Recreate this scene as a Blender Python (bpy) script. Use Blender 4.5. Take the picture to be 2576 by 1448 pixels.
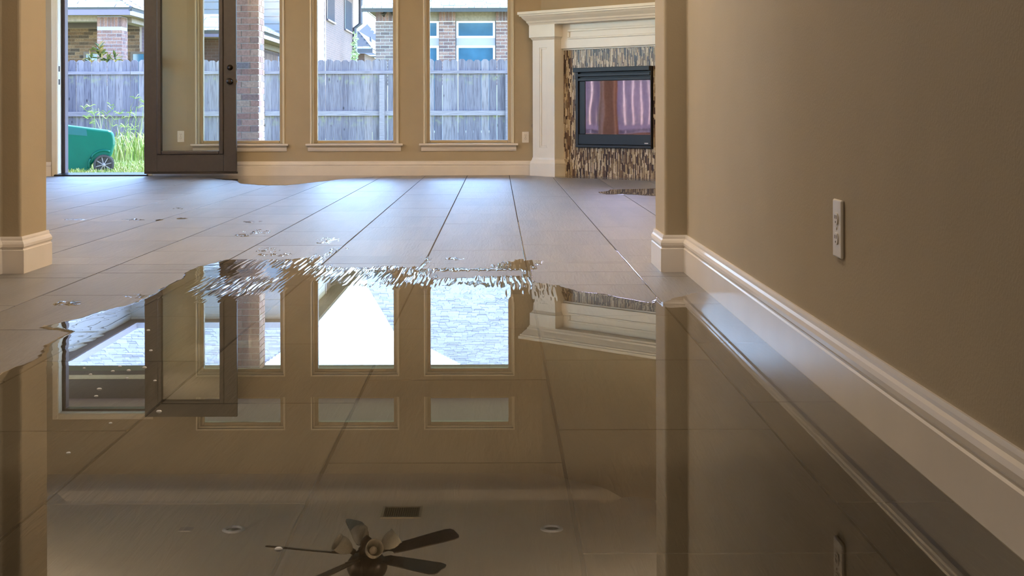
import bpy, math, random
import numpy as np
from mathutils import Vector, Matrix
random.seed(7)
rng = np.random.default_rng(11)
for o in list(bpy.data.objects):
    bpy.data.objects.remove(o, do_unlink=True)
C = bpy.context.scene.collection
S = bpy.context.scene
# ------------------------------------------------------------------ camera
F, H, VX, VY = 3600.0, 0.63, 1252.0, 286.0          # focal length (px), lens height (m), vanishing point (px)
cam_d = bpy.data.cameras.new('camera'); cam = bpy.data.objects.new('camera', cam_d); C.objects.link(cam)
cam_d.sensor_width = 36.0; cam_d.sensor_fit = 'HORIZONTAL'
cam_d.lens = 36.0 * F / 2576.0
cam_d.shift_x = (1288.0 - VX) / 2576.0
cam_d.shift_y = -(724.0 - VY) / 2576.0
cam_d.clip_start = 0.05; cam_d.clip_end = 500
cam.location = (0, 0, H); cam.rotation_euler = (math.radians(90), math.radians(0.15), 0)
S.camera = cam
# ------------------------------------------------------------------ light
S.view_settings.view_transform = 'Standard'; S.view_settings.look = 'None'
S.view_settings.exposure = 0.35; S.view_settings.gamma = 1.0; S.view_settings.use_curve_mapping = False
W = bpy.data.worlds.new('sky'); S.world = W; W.use_nodes = True
nt = W.node_tree; nt.nodes.clear()
sk = nt.nodes.new('ShaderNodeTexSky'); sk.sky_type = 'NISHITA'; sk.sun_disc = False
sk.sun_elevation = math.radians(52); sk.sun_rotation = math.radians(70); sk.air_density = .75; sk.dust_density = .15; sk.ozone_density = 2.0
bg = nt.nodes.new('ShaderNodeBackground'); bg.inputs['Strength'].default_value = 2.1
wo = nt.nodes.new('ShaderNodeOutputWorld')
nt.links.new(sk.outputs[0], bg.inputs[0]); nt.links.new(bg.outputs[0], wo.inputs[0])
sd = bpy.data.lights.new('sun', 'SUN'); sd.energy = 5.5; sd.angle = math.radians(3); sd.color = (1, .96, .9)
sun = bpy.data.objects.new('sun', sd); C.objects.link(sun)
sun.rotation_euler = Vector((0.26, 0.34, 0.9)).to_track_quat('Z', 'Y').to_euler()
CAN_FILL, SCONCE_FILL = 33.0, 165.0                        # watts of the passage lamps and uplight sconces, all added as fill
WARM = (1.0, .84, .66)
# ------------------------------------------------------------------ helpers
def PX(px, py, Y):                                   # real coordinates of something seen at a pixel, standing at depth Y
    return Vector(((px - VX) / F * Y, Y, H - (py - VY) / F * Y))
def tag(o, label=None, cat=None, group=None, kind=None):
    if label: o['label'] = label
    if cat: o['category'] = cat
    if group: o['group'] = group
    if kind: o['kind'] = kind
    return o
WL = {}
def wloc(o): return WL.get(o.name, Vector((0, 0, 0)))
def empty(name, loc, label=None, cat=None, group=None, kind=None):
    o = bpy.data.objects.new(name, None); C.objects.link(o); o.location = loc; o.empty_display_size = .1
    WL[o.name] = Vector(loc); return tag(o, label, cat, group, kind)
class MB:
    def __init__(s): s.v = []; s.f = []
    def add(s, vs, fs, M=None):
        n = len(s.v)
        for p in vs:
            p = Vector(p)
            s.v.append(tuple(M @ p) if M is not None else tuple(p))
        s.f += [tuple(i + n for i in f) for f in fs]
        return s
    def box(s, a, b, M=None, ch=0.0):
        x0, x1 = sorted((a[0], b[0])); y0, y1 = sorted((a[1], b[1])); z0, z1 = sorted((a[2], b[2]))
        v = [(x0,y0,z0),(x1,y0,z0),(x1,y1,z0),(x0,y1,z0),(x0,y0,z1),(x1,y0,z1),(x1,y1,z1),(x0,y1,z1)]
        f = [(0,3,2,1),(4,5,6,7),(0,1,5,4),(1,2,6,5),(2,3,7,6),(3,0,4,7)]
        return s.add(v, f, M)
    def prism(s, poly, axis, a, b, M=None):          # poly in the two other axes, extruded along axis from a to b
        n = len(poly)
        def mk(p, t):
            if axis == 'y': return (p[0], t, p[1])
            if axis == 'x': return (t, p[0], p[1])
            return (p[0], p[1], t)
        v = [mk(p, a) for p in poly] + [mk(p, b) for p in poly]
        f = [tuple(range(n)), tuple(range(2*n-1, n-1, -1))]
        f += [(i, i+n, (i+1) % n + n, (i+1) % n) for i in range(n)]
        return s.add(v, f, M)
    def lathe(s, prof, seg=20, M=None, cap=True):    # prof = [(r, z)]
        v = []; f = []; n = len(prof)
        for k in range(seg):
            a = 2*math.pi*k/seg
            for r, z in prof: v.append((r*math.cos(a), r*math.sin(a), z))
        for k in range(seg):
            k2 = (k+1) % seg
            for i in range(n-1): f.append((k*n+i, k2*n+i, k2*n+i+1, k*n+i+1))
        if cap:
            f.append(tuple(k*n for k in range(seg))[::-1]); f.append(tuple(k*n+n-1 for k in range(seg)))
        return s.add(v, f, M)
    def tube(s, pts, r, seg=8, M=None):
        pts = [Vector(p) for p in pts]; v = []; f = []
        for i, p in enumerate(pts):
            d = (pts[min(i+1, len(pts)-1)] - pts[max(i-1, 0)]).normalized()
            up = Vector((0,0,1)) if abs(d.z) < .9 else Vector((1,0,0))
            a = d.cross(up).normalized(); b = d.cross(a)
            rr = r[i] if isinstance(r, (list, tuple)) else r
            for k in range(seg):
                t = 2*math.pi*k/seg; v.append(p + a*math.cos(t)*rr + b*math.sin(t)*rr)
        for i in range(len(pts)-1):
            for k in range(seg):
                k2 = (k+1) % seg; f.append((i*seg+k, i*seg+k2, (i+1)*seg+k2, (i+1)*seg+k))
        f.append(tuple(range(seg))[::-1]); f.append(tuple(range((len(pts)-1)*seg, len(pts)*seg)))
        return s.add(v, f, M)
    def sweep(s, path, prof, M=None, closed=False):  # profile (offset to the left of the path, z) swept along a flat path with mitres
        P = [Vector((p[0], p[1])) for p in path]; n = len(P); m = len(prof); v = []; f = []
        for i in range(n):
            def nrm(a, b):
                d = (b - a).normalized(); return Vector((-d.y, d.x))
            if closed: n1, n2 = nrm(P[i-1], P[i]), nrm(P[i], P[(i+1) % n])
            else:
                n1 = nrm(P[max(i-1, 0)], P[max(i-1, 0)+1]); n2 = nrm(P[min(i, n-2)], P[min(i, n-2)+1])
            mt = (n1 + n2); mt = mt / max(mt.dot(n1), .05)
            for o_, z in prof: v.append((P[i].x + mt.x*o_, P[i].y + mt.y*o_, z))
        L = n if closed else n-1
        for i in range(L):
            j = (i+1) % n
            for k in range(m):
                k2 = (k+1) % m; f.append((i*m+k, j*m+k, j*m+k2, i*m+k2))
        if not closed:
            f.append(tuple(range(m))); f.append(tuple(range((n-1)*m, n*m))[::-1])
        return s.add(v, f, M)
    def build(s, name, mat, parent=None, smooth=False, bevel=0, fix=True, origin=None, seg=2):
        me = bpy.data.meshes.new(name)
        base = wloc(parent) if parent is not None else Vector((0, 0, 0))
        if origin is None:
            a = np.array(s.v); c = (a.min(0) + a.max(0)) / 2; origin = Vector((c[0], c[1], a.min(0)[2]))
        origin = Vector(origin)
        me.from_pydata([tuple(Vector(p) - origin) for p in s.v], [], s.f); me.update()
        if fix:
            import bmesh
            b = bmesh.new(); b.from_mesh(me); bmesh.ops.recalc_face_normals(b, faces=b.faces); b.to_mesh(me); b.free()
        if smooth:
            for p in me.polygons: p.use_smooth = True
        if mat: me.materials.append(mat)
        o = bpy.data.objects.new(name, me); C.objects.link(o); o.location = origin - base; WL[o.name] = origin
        if parent is not None: o.parent = parent
        if bevel:
            md = o.modifiers.new('bevel', 'BEVEL'); md.width = bevel; md.segments = seg; md.limit_method = 'ANGLE'; md.angle_limit = math.radians(40)
        return o
def inst(src, name, loc, parent, scale=(1,1,1), rot=(0,0,0)):
    o = bpy.data.objects.new(name, src if isinstance(src, bpy.types.Mesh) else src.data); C.objects.link(o)
    o.parent = parent; o.location = Vector(loc) - wloc(parent); o.scale = scale; o.rotation_euler = rot; WL[o.name] = Vector(loc)
    return o
def struct(o): return tag(o, kind='structure')
# ------------------------------------------------------------------ materials
def newmat(name):
    m = bpy.data.materials.new(name); m.use_nodes = True; n = m.node_tree.nodes
    return m, n, m.node_tree.links, n['Principled BSDF']
def ramp(n, stops):
    r = n.new('ShaderNodeValToRGB'); e = r.color_ramp.elements
    while len(e) < len(stops): e.new(.5)
    for i, (p, c) in enumerate(stops): e[i].position = p; e[i].color = (*c, 1)
    return r
def plain(name, col, rough=.5, metal=0, var=.06, scale=8, bump=0.0, bscale=120, spec=.5):
    m, n, l, b = newmat(name)
    tc = n.new('ShaderNodeTexCoord'); ns = n.new('ShaderNodeTexNoise'); ns.inputs['Scale'].default_value = scale; ns.inputs['Detail'].default_value = 4
    l.new(tc.outputs['Object'], ns.inputs['Vector'])
    r = ramp(n, [(.3, tuple(c*(1-var) for c in col)), (.7, tuple(min(1, c*(1+var)) for c in col))])
    l.new(ns.outputs['Fac'], r.inputs[0]); l.new(r.outputs[0], b.inputs['Base Color'])
    b.inputs['Roughness'].default_value = rough; b.inputs['Metallic'].default_value = metal; b.inputs['Specular IOR Level'].default_value = spec
    if bump:
        n2 = n.new('ShaderNodeTexNoise'); n2.inputs['Scale'].default_value = bscale; n2.inputs['Detail'].default_value = 3
        l.new(tc.outputs['Object'], n2.inputs['Vector'])
        bp = n.new('ShaderNodeBump'); bp.inputs['Strength'].default_value = bump; bp.inputs['Distance'].default_value = .002
        l.new(n2.outputs['Fac'], bp.inputs['Height']); l.new(bp.outputs[0], b.inputs['Normal'])
    return m
def byrandom(name, stops, rough=.7, island=False, nscale=30, bump=.3, mott=.25, stretch=(1,1,1), bdist=.003, spec=.4):
    m, n, l, b = newmat(name)
    if island: g = n.new('ShaderNodeNewGeometry'); rnd = g.outputs['Random Per Island']
    else: g = n.new('ShaderNodeObjectInfo'); rnd = g.outputs['Random']
    r = ramp(n, stops); r.color_ramp.interpolation = 'LINEAR'; l.new(rnd, r.inputs[0])
    geo = n.new('ShaderNodeNewGeometry'); mp = n.new('ShaderNodeMapping'); mp.inputs['Scale'].default_value = stretch
    l.new(geo.outputs['Position'], mp.inputs['Vector'])
    ns = n.new('ShaderNodeTexNoise'); ns.inputs['Scale'].default_value = nscale; ns.inputs['Detail'].default_value = 5
    l.new(mp.outputs[0], ns.inputs['Vector'])
    mx = n.new('ShaderNodeMix'); mx.data_type = 'RGBA'; mx.blend_type = 'MULTIPLY'; mx.inputs['Factor'].default_value = 1
    r2 = ramp(n, [(.3, (1-mott,)*3), (.7, (1+mott*.3,)*3)]); l.new(ns.outputs['Fac'], r2.inputs[0])
    l.new(r.outputs[0], mx.inputs['A']); l.new(r2.outputs[0], mx.inputs['B']); l.new(mx.outputs['Result'], b.inputs['Base Color'])
    bp = n.new('ShaderNodeBump'); bp.inputs['Strength'].default_value = bump; bp.inputs['Distance'].default_value = bdist
    l.new(ns.outputs['Fac'], bp.inputs['Height']); l.new(bp.outputs[0], b.inputs['Normal'])
    b.inputs['Roughness'].default_value = rough; b.inputs['Specular IOR Level'].default_value = spec
    return m
def clear(name, tint=(1,1,1), ior=1.45, gl=(1,1,1), rough=0.0, bump=None):
    m = bpy.data.materials.new(name); m.use_nodes = True; n = m.node_tree.nodes; l = m.node_tree.links; n.clear()
    o = n.new('ShaderNodeOutputMaterial'); t = n.new('ShaderNodeBsdfTransparent'); t.inputs[0].default_value = (*tint, 1)
    g = n.new('ShaderNodeBsdfGlossy'); g.inputs['Color'].default_value = (*gl, 1); g.inputs['Roughness'].default_value = rough
    fr = n.new('ShaderNodeFresnel'); fr.inputs['IOR'].default_value = ior; mx = n.new('ShaderNodeMixShader')
    if bump:
        geo = n.new('ShaderNodeNewGeometry'); mp = n.new('ShaderNodeMapping'); mp.inputs['Scale'].default_value = bump[2]
        l.new(geo.outputs['Position'], mp.inputs['Vector'])
        ns = n.new('ShaderNodeTexNoise'); ns.inputs['Scale'].default_value = bump[0]; ns.inputs['Detail'].default_value = 3; l.new(mp.outputs[0], ns.inputs['Vector'])
        bp = n.new('ShaderNodeBump'); bp.inputs['Strength'].default_value = 1; bp.inputs['Distance'].default_value = bump[1]
        l.new(ns.outputs['Fac'], bp.inputs['Height']); l.new(bp.outputs[0], g.inputs['Normal']); l.new(bp.outputs[0], fr.inputs['Normal'])
    l.new(fr.outputs[0], mx.inputs[0]); l.new(t.outputs[0], mx.inputs[1]); l.new(g.outputs[0], mx.inputs[2]); l.new(mx.outputs[0], o.inputs[0])
    return m
M = {}
M['wall'] = plain('wall_paint', (.405, .338, .238), .62, var=.03, scale=3, bump=.25, bscale=140, spec=.3)
M['ceil'] = plain('ceiling_paint', (.90, .80, .64), .75, var=.02, scale=3, bump=.2, bscale=120, spec=.2)
M['trim'] = plain('trim_paint', (.80, .74, .68), .22, var=.03, scale=5, spec=.5)
M['mantel'] = plain('mantel_paint', (.86, .81, .72), .3, var=.02, scale=5)
M['frame'] = plain('almond_frame', (.52, .43, .29), .4, var=.03)
M['bead'] = plain('window_bead', (.78, .70, .55), .35, var=.02)
M['door'] = plain('door_brown', (.027, .022, .021), .42, var=.12, scale=30, bump=.15, bscale=200)
M['bronze'] = plain('dark_bronze', (.018, .015, .014), .35, metal=.4)
M['black'] = plain('black_metal', (.006, .006, .007), .42, var=.1)
M['grey'] = plain('grey_aluminium', (.35, .34, .38), .4)
M['plate'] = plain('outlet_plastic', (.80, .74, .66), .3, var=.01)
M['slot'] = plain('slot_dark', (.08, .06, .05), .6)
M['chrome'] = plain('chrome', (.75, .75, .75), .12, metal=1)
M['grout'] = plain('grout', (.040, .030, .022), .8, var=.2, scale=20)
M['siding'] = plain('siding_paint', (0.229, 0.229, 0.232), .55, var=.02)
M['fascia'] = plain('fascia_paint', (0.111, 0.091, 0.149), .5, var=.03)
M['gutter'] = plain('gutter_paint', (0.267, 0.253, 0.276), .4, var=.03)
M['brown'] = plain('brown_trim', (.075, .050, .035), .55, var=.08)
M['beam'] = plain('beam_cream', (.50, .40, .25), .6, var=.04)
M['soffit'] = plain('soffit_panel', (0.200, 0.162, 0.124), .8, var=.2, scale=20, bump=.6, bscale=40)
M['porch'] = plain('porch_ceiling', (.33, .21, .16), .8, var=.05)
M['concrete'] = plain('concrete', (0.409, 0.384, 0.353), .85, var=.1, bump=.4, bscale=60)
M['bounce_ground'] = plain('pale_bounce_ground', (.62, .58, .50), .9, var=.12, scale=30, bump=1, bscale=50)
M['mortar'] = plain('mortar', (0.555, 0.540, 0.547), .9, var=.1, scale=40)
M['mortar_lav'] = plain('mortar_grey', (0.287, 0.287, 0.351), .9, var=.1, scale=40)
M['mortar_pale'] = plain('mortar_pale', (0.525, 0.525, 0.562), .9, var=.1, scale=40)
M['recess_shade'] = plain('dark_window_recess', (.022, .032, .05), .9, spec=.05)  # matte dark painted in for the shade of the recessed side windows
M['mortar_tan'] = plain('mortar_tan', (0.190, 0.144, 0.103), .9, var=.12, scale=40)
M['green'] = plain('green_plastic', (0.0, .125, .085), .34, var=.04, scale=6, spec=.3)
M['decal'] = plain('green_decal', (0.013, 0.130, 0.143), .35, var=.05)
M['tyre'] = plain('wheel_plastic', (.055, .05, .06), .45, var=.08)
M['winframe'] = plain('white_window_frame', (.80, .80, .80), .4, var=.02)
M['darkglass'] = plain('dark_window_glass', (.035, .095, .15), .12, var=.3, scale=2, spec=.4)
M['pipe'] = plain('vent_pipe', (.06, .07, .1), .5)
M['fanblade'] = plain('fan_blade_wood', (.055, .035, .02), .35, var=.25, scale=15)
M['fanmetal'] = plain('fan_bronze', (.03, .018, .01), .35, metal=.5)
M['stem'] = plain('stem', (.20, .14, .08), .8)
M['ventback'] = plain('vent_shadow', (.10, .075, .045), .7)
M['vent'] = plain('vent_metal', (.55, .47, .33), .45)
M['white'] = plain('white_print', (.8, .8, .8), .5)
M['glass'] = clear('window_glass', (.96, .98, .97), 1.42)
M['doorglass'] = clear('door_glass', (.965, .985, .96), 1.42)
M['water'] = clear('water', (.95, .88, .73), 1.45)
M['bubble'] = plain('foam', (.95, .95, .97), .15, spec=1.0)
# frosted lamp shades
m, n, l, b = newmat('frosted_glass'); b.inputs['Base Color'].default_value = (.75, .70, .58, 1); b.inputs['Roughness'].default_value = .25
b.inputs['Transmission Weight'].default_value = .35; M['frost'] = m
ns = n.new('ShaderNodeTexNoise'); ns.inputs['Scale'].default_value = 25; r = ramp(n, [(.35, (.60, .55, .44)), (.7, (.8, .75, .64))]); l.new(ns.outputs['Fac'], r.inputs[0]); l.new(r.outputs[0], b.inputs['Base Color'])
# lamp lens
def emit(name, col, st):
    m, n, l, b = newmat(name); b.inputs['Base Color'].default_value = (*col, 1); b.inputs['Emission Color'].default_value = (*col, 1); b.inputs['Emission Strength'].default_value = st
    b.inputs['Roughness'].default_value = .3; return m
M['lens_off'] = plain('lamp_lens', (.30, .26, .20), .12, var=.2, scale=60)
M['lens_on'] = emit('added_lamp_lens', (1, .85, .65), 4)
# fireplace glass: pinkish coated mirror-like ceramic glass
m, n, l, b = newmat('coated_fire_glass'); b.inputs['Base Color'].default_value = (.40, .20, .24, 1); b.inputs['Metallic'].default_value = 1; b.inputs['Roughness'].default_value = .03
tc = n.new('ShaderNodeTexCoord'); ns = n.new('ShaderNodeTexNoise'); ns.inputs['Scale'].default_value = 2.2; ns.inputs['Detail'].default_value = 1
bp = n.new('ShaderNodeBump'); bp.inputs['Strength'].default_value = .25; bp.inputs['Distance'].default_value = .004
l.new(tc.outputs['Object'], ns.inputs['Vector']); l.new(ns.outputs['Fac'], bp.inputs['Height']); l.new(bp.outputs[0], b.inputs['Normal'])
n3 = n.new('ShaderNodeTexNoise'); n3.inputs['Scale'].default_value = 40; l.new(tc.outputs['Object'], n3.inputs['Vector'])
r = ramp(n, [(.3, (.48, .30, .34)), (.7, (.55, .36, .40))]); l.new(n3.outputs['Fac'], r.inputs[0]); l.new(r.outputs[0], b.inputs['Base Color']); M['fireglass'] = m
# floor tile: stone-look porcelain with streaks along its length
m, n, l, b = newmat('floor_tile'); oi = n.new('ShaderNodeObjectInfo'); geo = n.new('ShaderNodeNewGeometry')
ad = n.new('ShaderNodeVectorMath'); ad.operation = 'ADD'; sc = n.new('ShaderNodeVectorMath'); sc.operation = 'SCALE'; sc.inputs['Scale'].default_value = 37
cb = n.new('ShaderNodeCombineXYZ'); l.new(oi.outputs['Random'], cb.inputs[2]); l.new(cb.outputs[0], sc.inputs[0]); l.new(geo.outputs['Position'], ad.inputs[0]); l.new(sc.outputs[0], ad.inputs[1])
mp = n.new('ShaderNodeMapping'); mp.inputs['Scale'].default_value = (1, .09, 1); l.new(ad.outputs[0], mp.inputs['Vector'])
ns = n.new('ShaderNodeTexNoise'); ns.inputs['Scale'].default_value = 85; ns.inputs['Detail'].default_value = 3; ns.inputs['Distortion'].default_value = .5; l.new(mp.outputs[0], ns.inputs['Vector'])
n2 = n.new('ShaderNodeTexNoise'); n2.inputs['Scale'].default_value = 9; n2.inputs['Detail'].default_value = 4; n2.inputs['Distortion'].default_value = .8; l.new(mp.outputs[0], n2.inputs['Vector'])
mm = n.new('ShaderNodeMath'); mm.operation = 'MULTIPLY_ADD'; mm.inputs[1].default_value = .25; l.new(oi.outputs['Random'], mm.inputs[0]); l.new(n2.outputs['Fac'], mm.inputs[2])
r = ramp(n, [(.35, (.070, .065, .061)), (.55, (.096, .091, .086)), (.85, (.135, .129, .122))]); l.new(mm.outputs[0], r.inputs[0]); l.new(r.outputs[0], b.inputs['Base Color'])
bp = n.new('ShaderNodeBump'); bp.inputs['Strength'].default_value = 1.0; bp.inputs['Distance'].default_value = .004
l.new(ns.outputs['Fac'], bp.inputs['Height']); l.new(bp.outputs[0], b.inputs['Normal'])
b.inputs['Roughness'].default_value = .5; b.inputs['Specular IOR Level'].default_value = 1.0; b.inputs['Anisotropic'].default_value = .8; b.inputs['Coat Weight'].default_value = .7; b.inputs['Coat Roughness'].default_value = .42; b.inputs['Coat IOR'].default_value = 1.5
tg = n.new('ShaderNodeCombineXYZ'); tg.inputs[0].default_value = 1; l.new(tg.outputs[0], b.inputs['Tangent']); M['tile'] = m
M['mosaic'] = byrandom('mosaic_stick', [(0, (.035, .02, .016)), (.22, (.09, .055, .04)), (.4, (.20, .13, .075)), (.6, (.36, .27, .15)), (.8, (.55, .45, .30)), (1, (.70, .60, .44))], .25, island=True, nscale=60, bump=.1, mott=.2)
M['brick'] = byrandom('column_brick', [(0, (0.226, 0.218, 0.257)), (.10, (0.359, 0.218, 0.195)), (.4, (0.437, 0.273, 0.242)), (.7, (0.468, 0.320, 0.281)), (1, (0.515, 0.406, 0.343))], .85, nscale=45, mott=.35)
M['brick_tan'] = byrandom('tan_brick', [(0, (0.044, 0.033, 0.025)), (.2, (0.087, 0.052, 0.030)), (.6, (0.130, 0.073, 0.039)), (1, (0.173, 0.108, 0.061))], .85, nscale=40, mott=.45)
M['brick_red'] = byrandom('red_brick', [(0, (0.128, 0.083, 0.083)), (.5, (0.216, 0.121, 0.101)), (1, (0.266, 0.165, 0.134))], .85, nscale=40, mott=.4)
M['brick_grey'] = byrandom('grey_brick', [(0, (0.107, 0.083, 0.083)), (.5, (0.152, 0.115, 0.107)), (1, (0.210, 0.152, 0.140))], .85, nscale=50, mott=.35)
M['shingle'] = byrandom('roof_shingle', [(0, (0.240, 0.250, 0.290)), (.2, (0.320, 0.330, 0.370)), (1, (0.410, 0.420, 0.460))], .9, island=True, nscale=60, bump=.2, mott=.12)
M['roofbase'] = plain('roof_base', (0.062, 0.068, 0.081), .9)
def wood(name, stops, str_ax):
    m = byrandom(name, stops, .85, nscale=16, bump=.5, mott=.42, stretch=str_ax, bdist=.004)
    return m
def picket_mat():
    m, n, l, b = newmat('weathered_cedar'); oi = n.new('ShaderNodeObjectInfo'); tc = n.new('ShaderNodeTexCoord')
    r = ramp(n, [(0, (0.102, 0.090, 0.114)), (.35, (0.148, 0.131, 0.155)), (.7, (0.179, 0.160, 0.179)), (1, (0.220, 0.187, 0.194))]); l.new(oi.outputs['Random'], r.inputs[0])
    cb = n.new('ShaderNodeCombineXYZ'); l.new(oi.outputs['Random'], cb.inputs[0]); l.new(oi.outputs['Random'], cb.inputs[2])
    sc = n.new('ShaderNodeVectorMath'); sc.operation = 'SCALE'; sc.inputs['Scale'].default_value = 53; l.new(cb.outputs[0], sc.inputs[0])
    ad = n.new('ShaderNodeVectorMath'); l.new(tc.outputs['Object'], ad.inputs[0]); l.new(sc.outputs[0], ad.inputs[1])
    mp = n.new('ShaderNodeMapping'); mp.inputs['Scale'].default_value = (7, 7, .45); l.new(ad.outputs[0], mp.inputs['Vector'])
    ns = n.new('ShaderNodeTexNoise'); ns.inputs['Scale'].default_value = 9; ns.inputs['Detail'].default_value = 5; ns.inputs['Distortion'].default_value = .5; l.new(mp.outputs[0], ns.inputs['Vector'])
    r2 = ramp(n, [(.32, (.58, .56, .60)), (.52, (1, 1, 1)), (.75, (1.2, 1.2, 1.2))]); l.new(ns.outputs['Fac'], r2.inputs[0])
    mx = n.new('ShaderNodeMix'); mx.data_type = 'RGBA'; mx.blend_type = 'MULTIPLY'; mx.inputs['Factor'].default_value = 1; l.new(r.outputs[0], mx.inputs['A']); l.new(r2.outputs[0], mx.inputs['B'])
    m3 = n.new('ShaderNodeMapping'); m3.inputs['Scale'].default_value = (6, 0, 2.6); l.new(ad.outputs[0], m3.inputs['Vector'])
    vo = n.new('ShaderNodeTexVoronoi'); vo.inputs['Scale'].default_value = 1; l.new(m3.outputs[0], vo.inputs['Vector'])
    rk = ramp(n, [(.05, (.25, .22, .22)), (.10, (1, 1, 1))]); l.new(vo.outputs['Distance'], rk.inputs[0])
    mk = n.new('ShaderNodeMix'); mk.data_type = 'RGBA'; mk.blend_type = 'MULTIPLY'; mk.inputs['Factor'].default_value = 1; l.new(mx.outputs['Result'], mk.inputs['A']); l.new(rk.outputs[0], mk.inputs['B'])
    sp = n.new('ShaderNodeSeparateXYZ'); l.new(tc.outputs['Object'], sp.inputs[0])
    mr = n.new('ShaderNodeMapRange'); mr.inputs['From Max'].default_value = 2; l.new(sp.outputs[2], mr.inputs['Value'])
    rg = ramp(n, [(.28, (.0,)*3), (.385, (1,)*3), (.40, (.0,)*3), (.66, (.0,)*3), (.745, (1,)*3), (.76, (.0,)*3)]); l.new(mr.outputs[0], rg.inputs[0])
    n5 = n.new('ShaderNodeTexNoise'); n5.inputs['Scale'].default_value = 9; n5.inputs['Detail'].default_value = 6; l.new(ad.outputs[0], n5.inputs['Vector'])
    r5 = ramp(n, [(.5, (0, 0, 0)), (.72, (.75, .75, .75))]); l.new(n5.outputs['Fac'], r5.inputs[0])
    mu = n.new('ShaderNodeMath'); mu.operation = 'MULTIPLY'; l.new(rg.outputs[0], mu.inputs[0]); l.new(r5.outputs[0], mu.inputs[1])
    mg = n.new('ShaderNodeMix'); mg.data_type = 'RGBA'; l.new(mu.outputs[0], mg.inputs['Factor']); l.new(mk.outputs['Result'], mg.inputs['A']); mg.inputs['B'].default_value = (.24, .25, .10, 1)
    l.new(mg.outputs['Result'], b.inputs['Base Color']); b.inputs['Roughness'].default_value = .85
    bp = n.new('ShaderNodeBump'); bp.inputs['Strength'].default_value = .5; bp.inputs['Distance'].default_value = .004; l.new(ns.outputs['Fac'], bp.inputs['Height']); l.new(bp.outputs[0], b.inputs['Normal'])
    return m
M['picket'] = picket_mat()
M['rail'] = wood('weathered_rail', [(0, (0.208, 0.179, 0.205)), (1, (0.279, 0.244, 0.262))], (.3, 5, 6))
M['lawn'] = plain('lawn', (.42, .42, .16), .9, var=.4, scale=6, bump=1, bscale=60)
M['blade'] = byrandom('grass_blade', [(0, (.12, .22, .03)), (.5, (.27, .36, .06)), (1, (.48, .46, .22))], .5, island=True, nscale=5, bump=.05)
M['leaf'] = byrandom('shrub_leaf', [(0, (0.028, 0.053, 0.015)), (.45, (0.096, 0.114, 0.028)), (.75, (0.210, 0.181, 0.048)), (1, (0.247, 0.158, 0.071))], .35, nscale=20, bump=.1)
M['treeleaf'] = byrandom('tree_leaf', [(0, (.14, .24, .10)), (1, (.34, .46, .2))], .5, island=True, nscale=5, bump=.05)
# far brick walls, too small to tell the bricks apart
m, n, l, b = newmat('far_brick'); tc = n.new('ShaderNodeTexCoord'); geo = n.new('ShaderNodeNewGeometry'); sp = n.new('ShaderNodeSeparateXYZ'); l.new(geo.outputs['Position'], sp.inputs[0])
a_ = n.new('ShaderNodeMath'); a_.operation = 'ADD'; l.new(sp.outputs[0], a_.inputs[0]); l.new(sp.outputs[1], a_.inputs[1]); cb = n.new('ShaderNodeCombineXYZ'); l.new(a_.outputs[0], cb.inputs[0]); l.new(sp.outputs[2], cb.inputs[1])
bt = n.new('ShaderNodeTexBrick'); bt.inputs['Scale'].default_value = 1; bt.inputs['Brick Width'].default_value = .213; bt.inputs['Row Height'].default_value = .0762; bt.inputs['Mortar Size'].default_value = .006
bt.inputs['Color1'].default_value = (0.097, 0.053, 0.053, 1); bt.inputs['Color2'].default_value = (0.066, 0.038, 0.041, 1); bt.inputs['Mortar'].default_value = (0.112, 0.097, 0.102, 1); bt.inputs['Bias'].default_value = -.1
l.new(cb.outputs[0], bt.inputs['Vector']); l.new(bt.outputs['Color'], b.inputs['Base Color']); b.inputs['Roughness'].default_value = .9; M['farbrick'] = m
# ------------------------------------------------------------------ room shell
YW = 14.727                                          # inner face of the window wall
XL, XR = -5.0, 1.95                                  # living room side walls
HX = .752                                            # passage right wall
YO0, YO1 = 5.70, 6.03                                # wall with the wide opening
XJ0, XJ1 = -1.90, .663                               # jambs of the opening
CZ, CT, CH = 3.07, 3.15, 2.78                        # soffit, tray, passage ceiling
def px2x(px): return (px - VX) / F * YW
def py2z(py): return H - (py - VY) / F * YW
def ry2z(py): return (py - VY) / F * YW - H          # height of something whose mirror image in the water is at row py
def holed(mb, xs, zs, holes, y0, y1, M=None):        # a wall slab with rectangular holes; plane X-Z, thickness y0..y1
    X = sorted(set(xs + [h[0] for h in holes] + [h[1] for h in holes])); Z = sorted(set(zs + [h[2] for h in holes] + [h[3] for h in holes]))
    def solid(i, j):
        if i < 0 or j < 0 or i >= len(X)-1 or j >= len(Z)-1: return False
        cx, cz = (X[i]+X[i+1])/2, (Z[j]+Z[j+1])/2
        return not any(h[0] < cx < h[1] and h[2] < cz < h[3] for h in holes)
    for i in range(len(X)-1):
        for j in range(len(Z)-1):
            if not solid(i, j): continue
            a, b, c, d = X[i], X[i+1], Z[j], Z[j+1]
            mb.add([(a,y0,c),(b,y0,c),(b,y0,d),(a,y0,d)], [(0,1,2,3)], M); mb.add([(a,y1,c),(b,y1,c),(b,y1,d),(a,y1,d)], [(3,2,1,0)], M)
            if not solid(i-1, j): mb.add([(a,y0,c),(a,y1,c),(a,y1,d),(a,y0,d)], [(3,2,1,0)], M)
            if not solid(i+1, j): mb.add([(b,y0,c),(b,y1,c),(b,y1,d),(b,y0,d)], [(0,1,2,3)], M)
            if not solid(i, j-1): mb.add([(a,y0,c),(b,y0,c),(b,y1,c),(a,y1,c)], [(3,2,1,0)], M)
            if not solid(i, j+1): mb.add([(a,y0,d),(b,y0,d),(b,y1,d),(a,y1,d)], [(0,1,2,3)], M)
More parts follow.
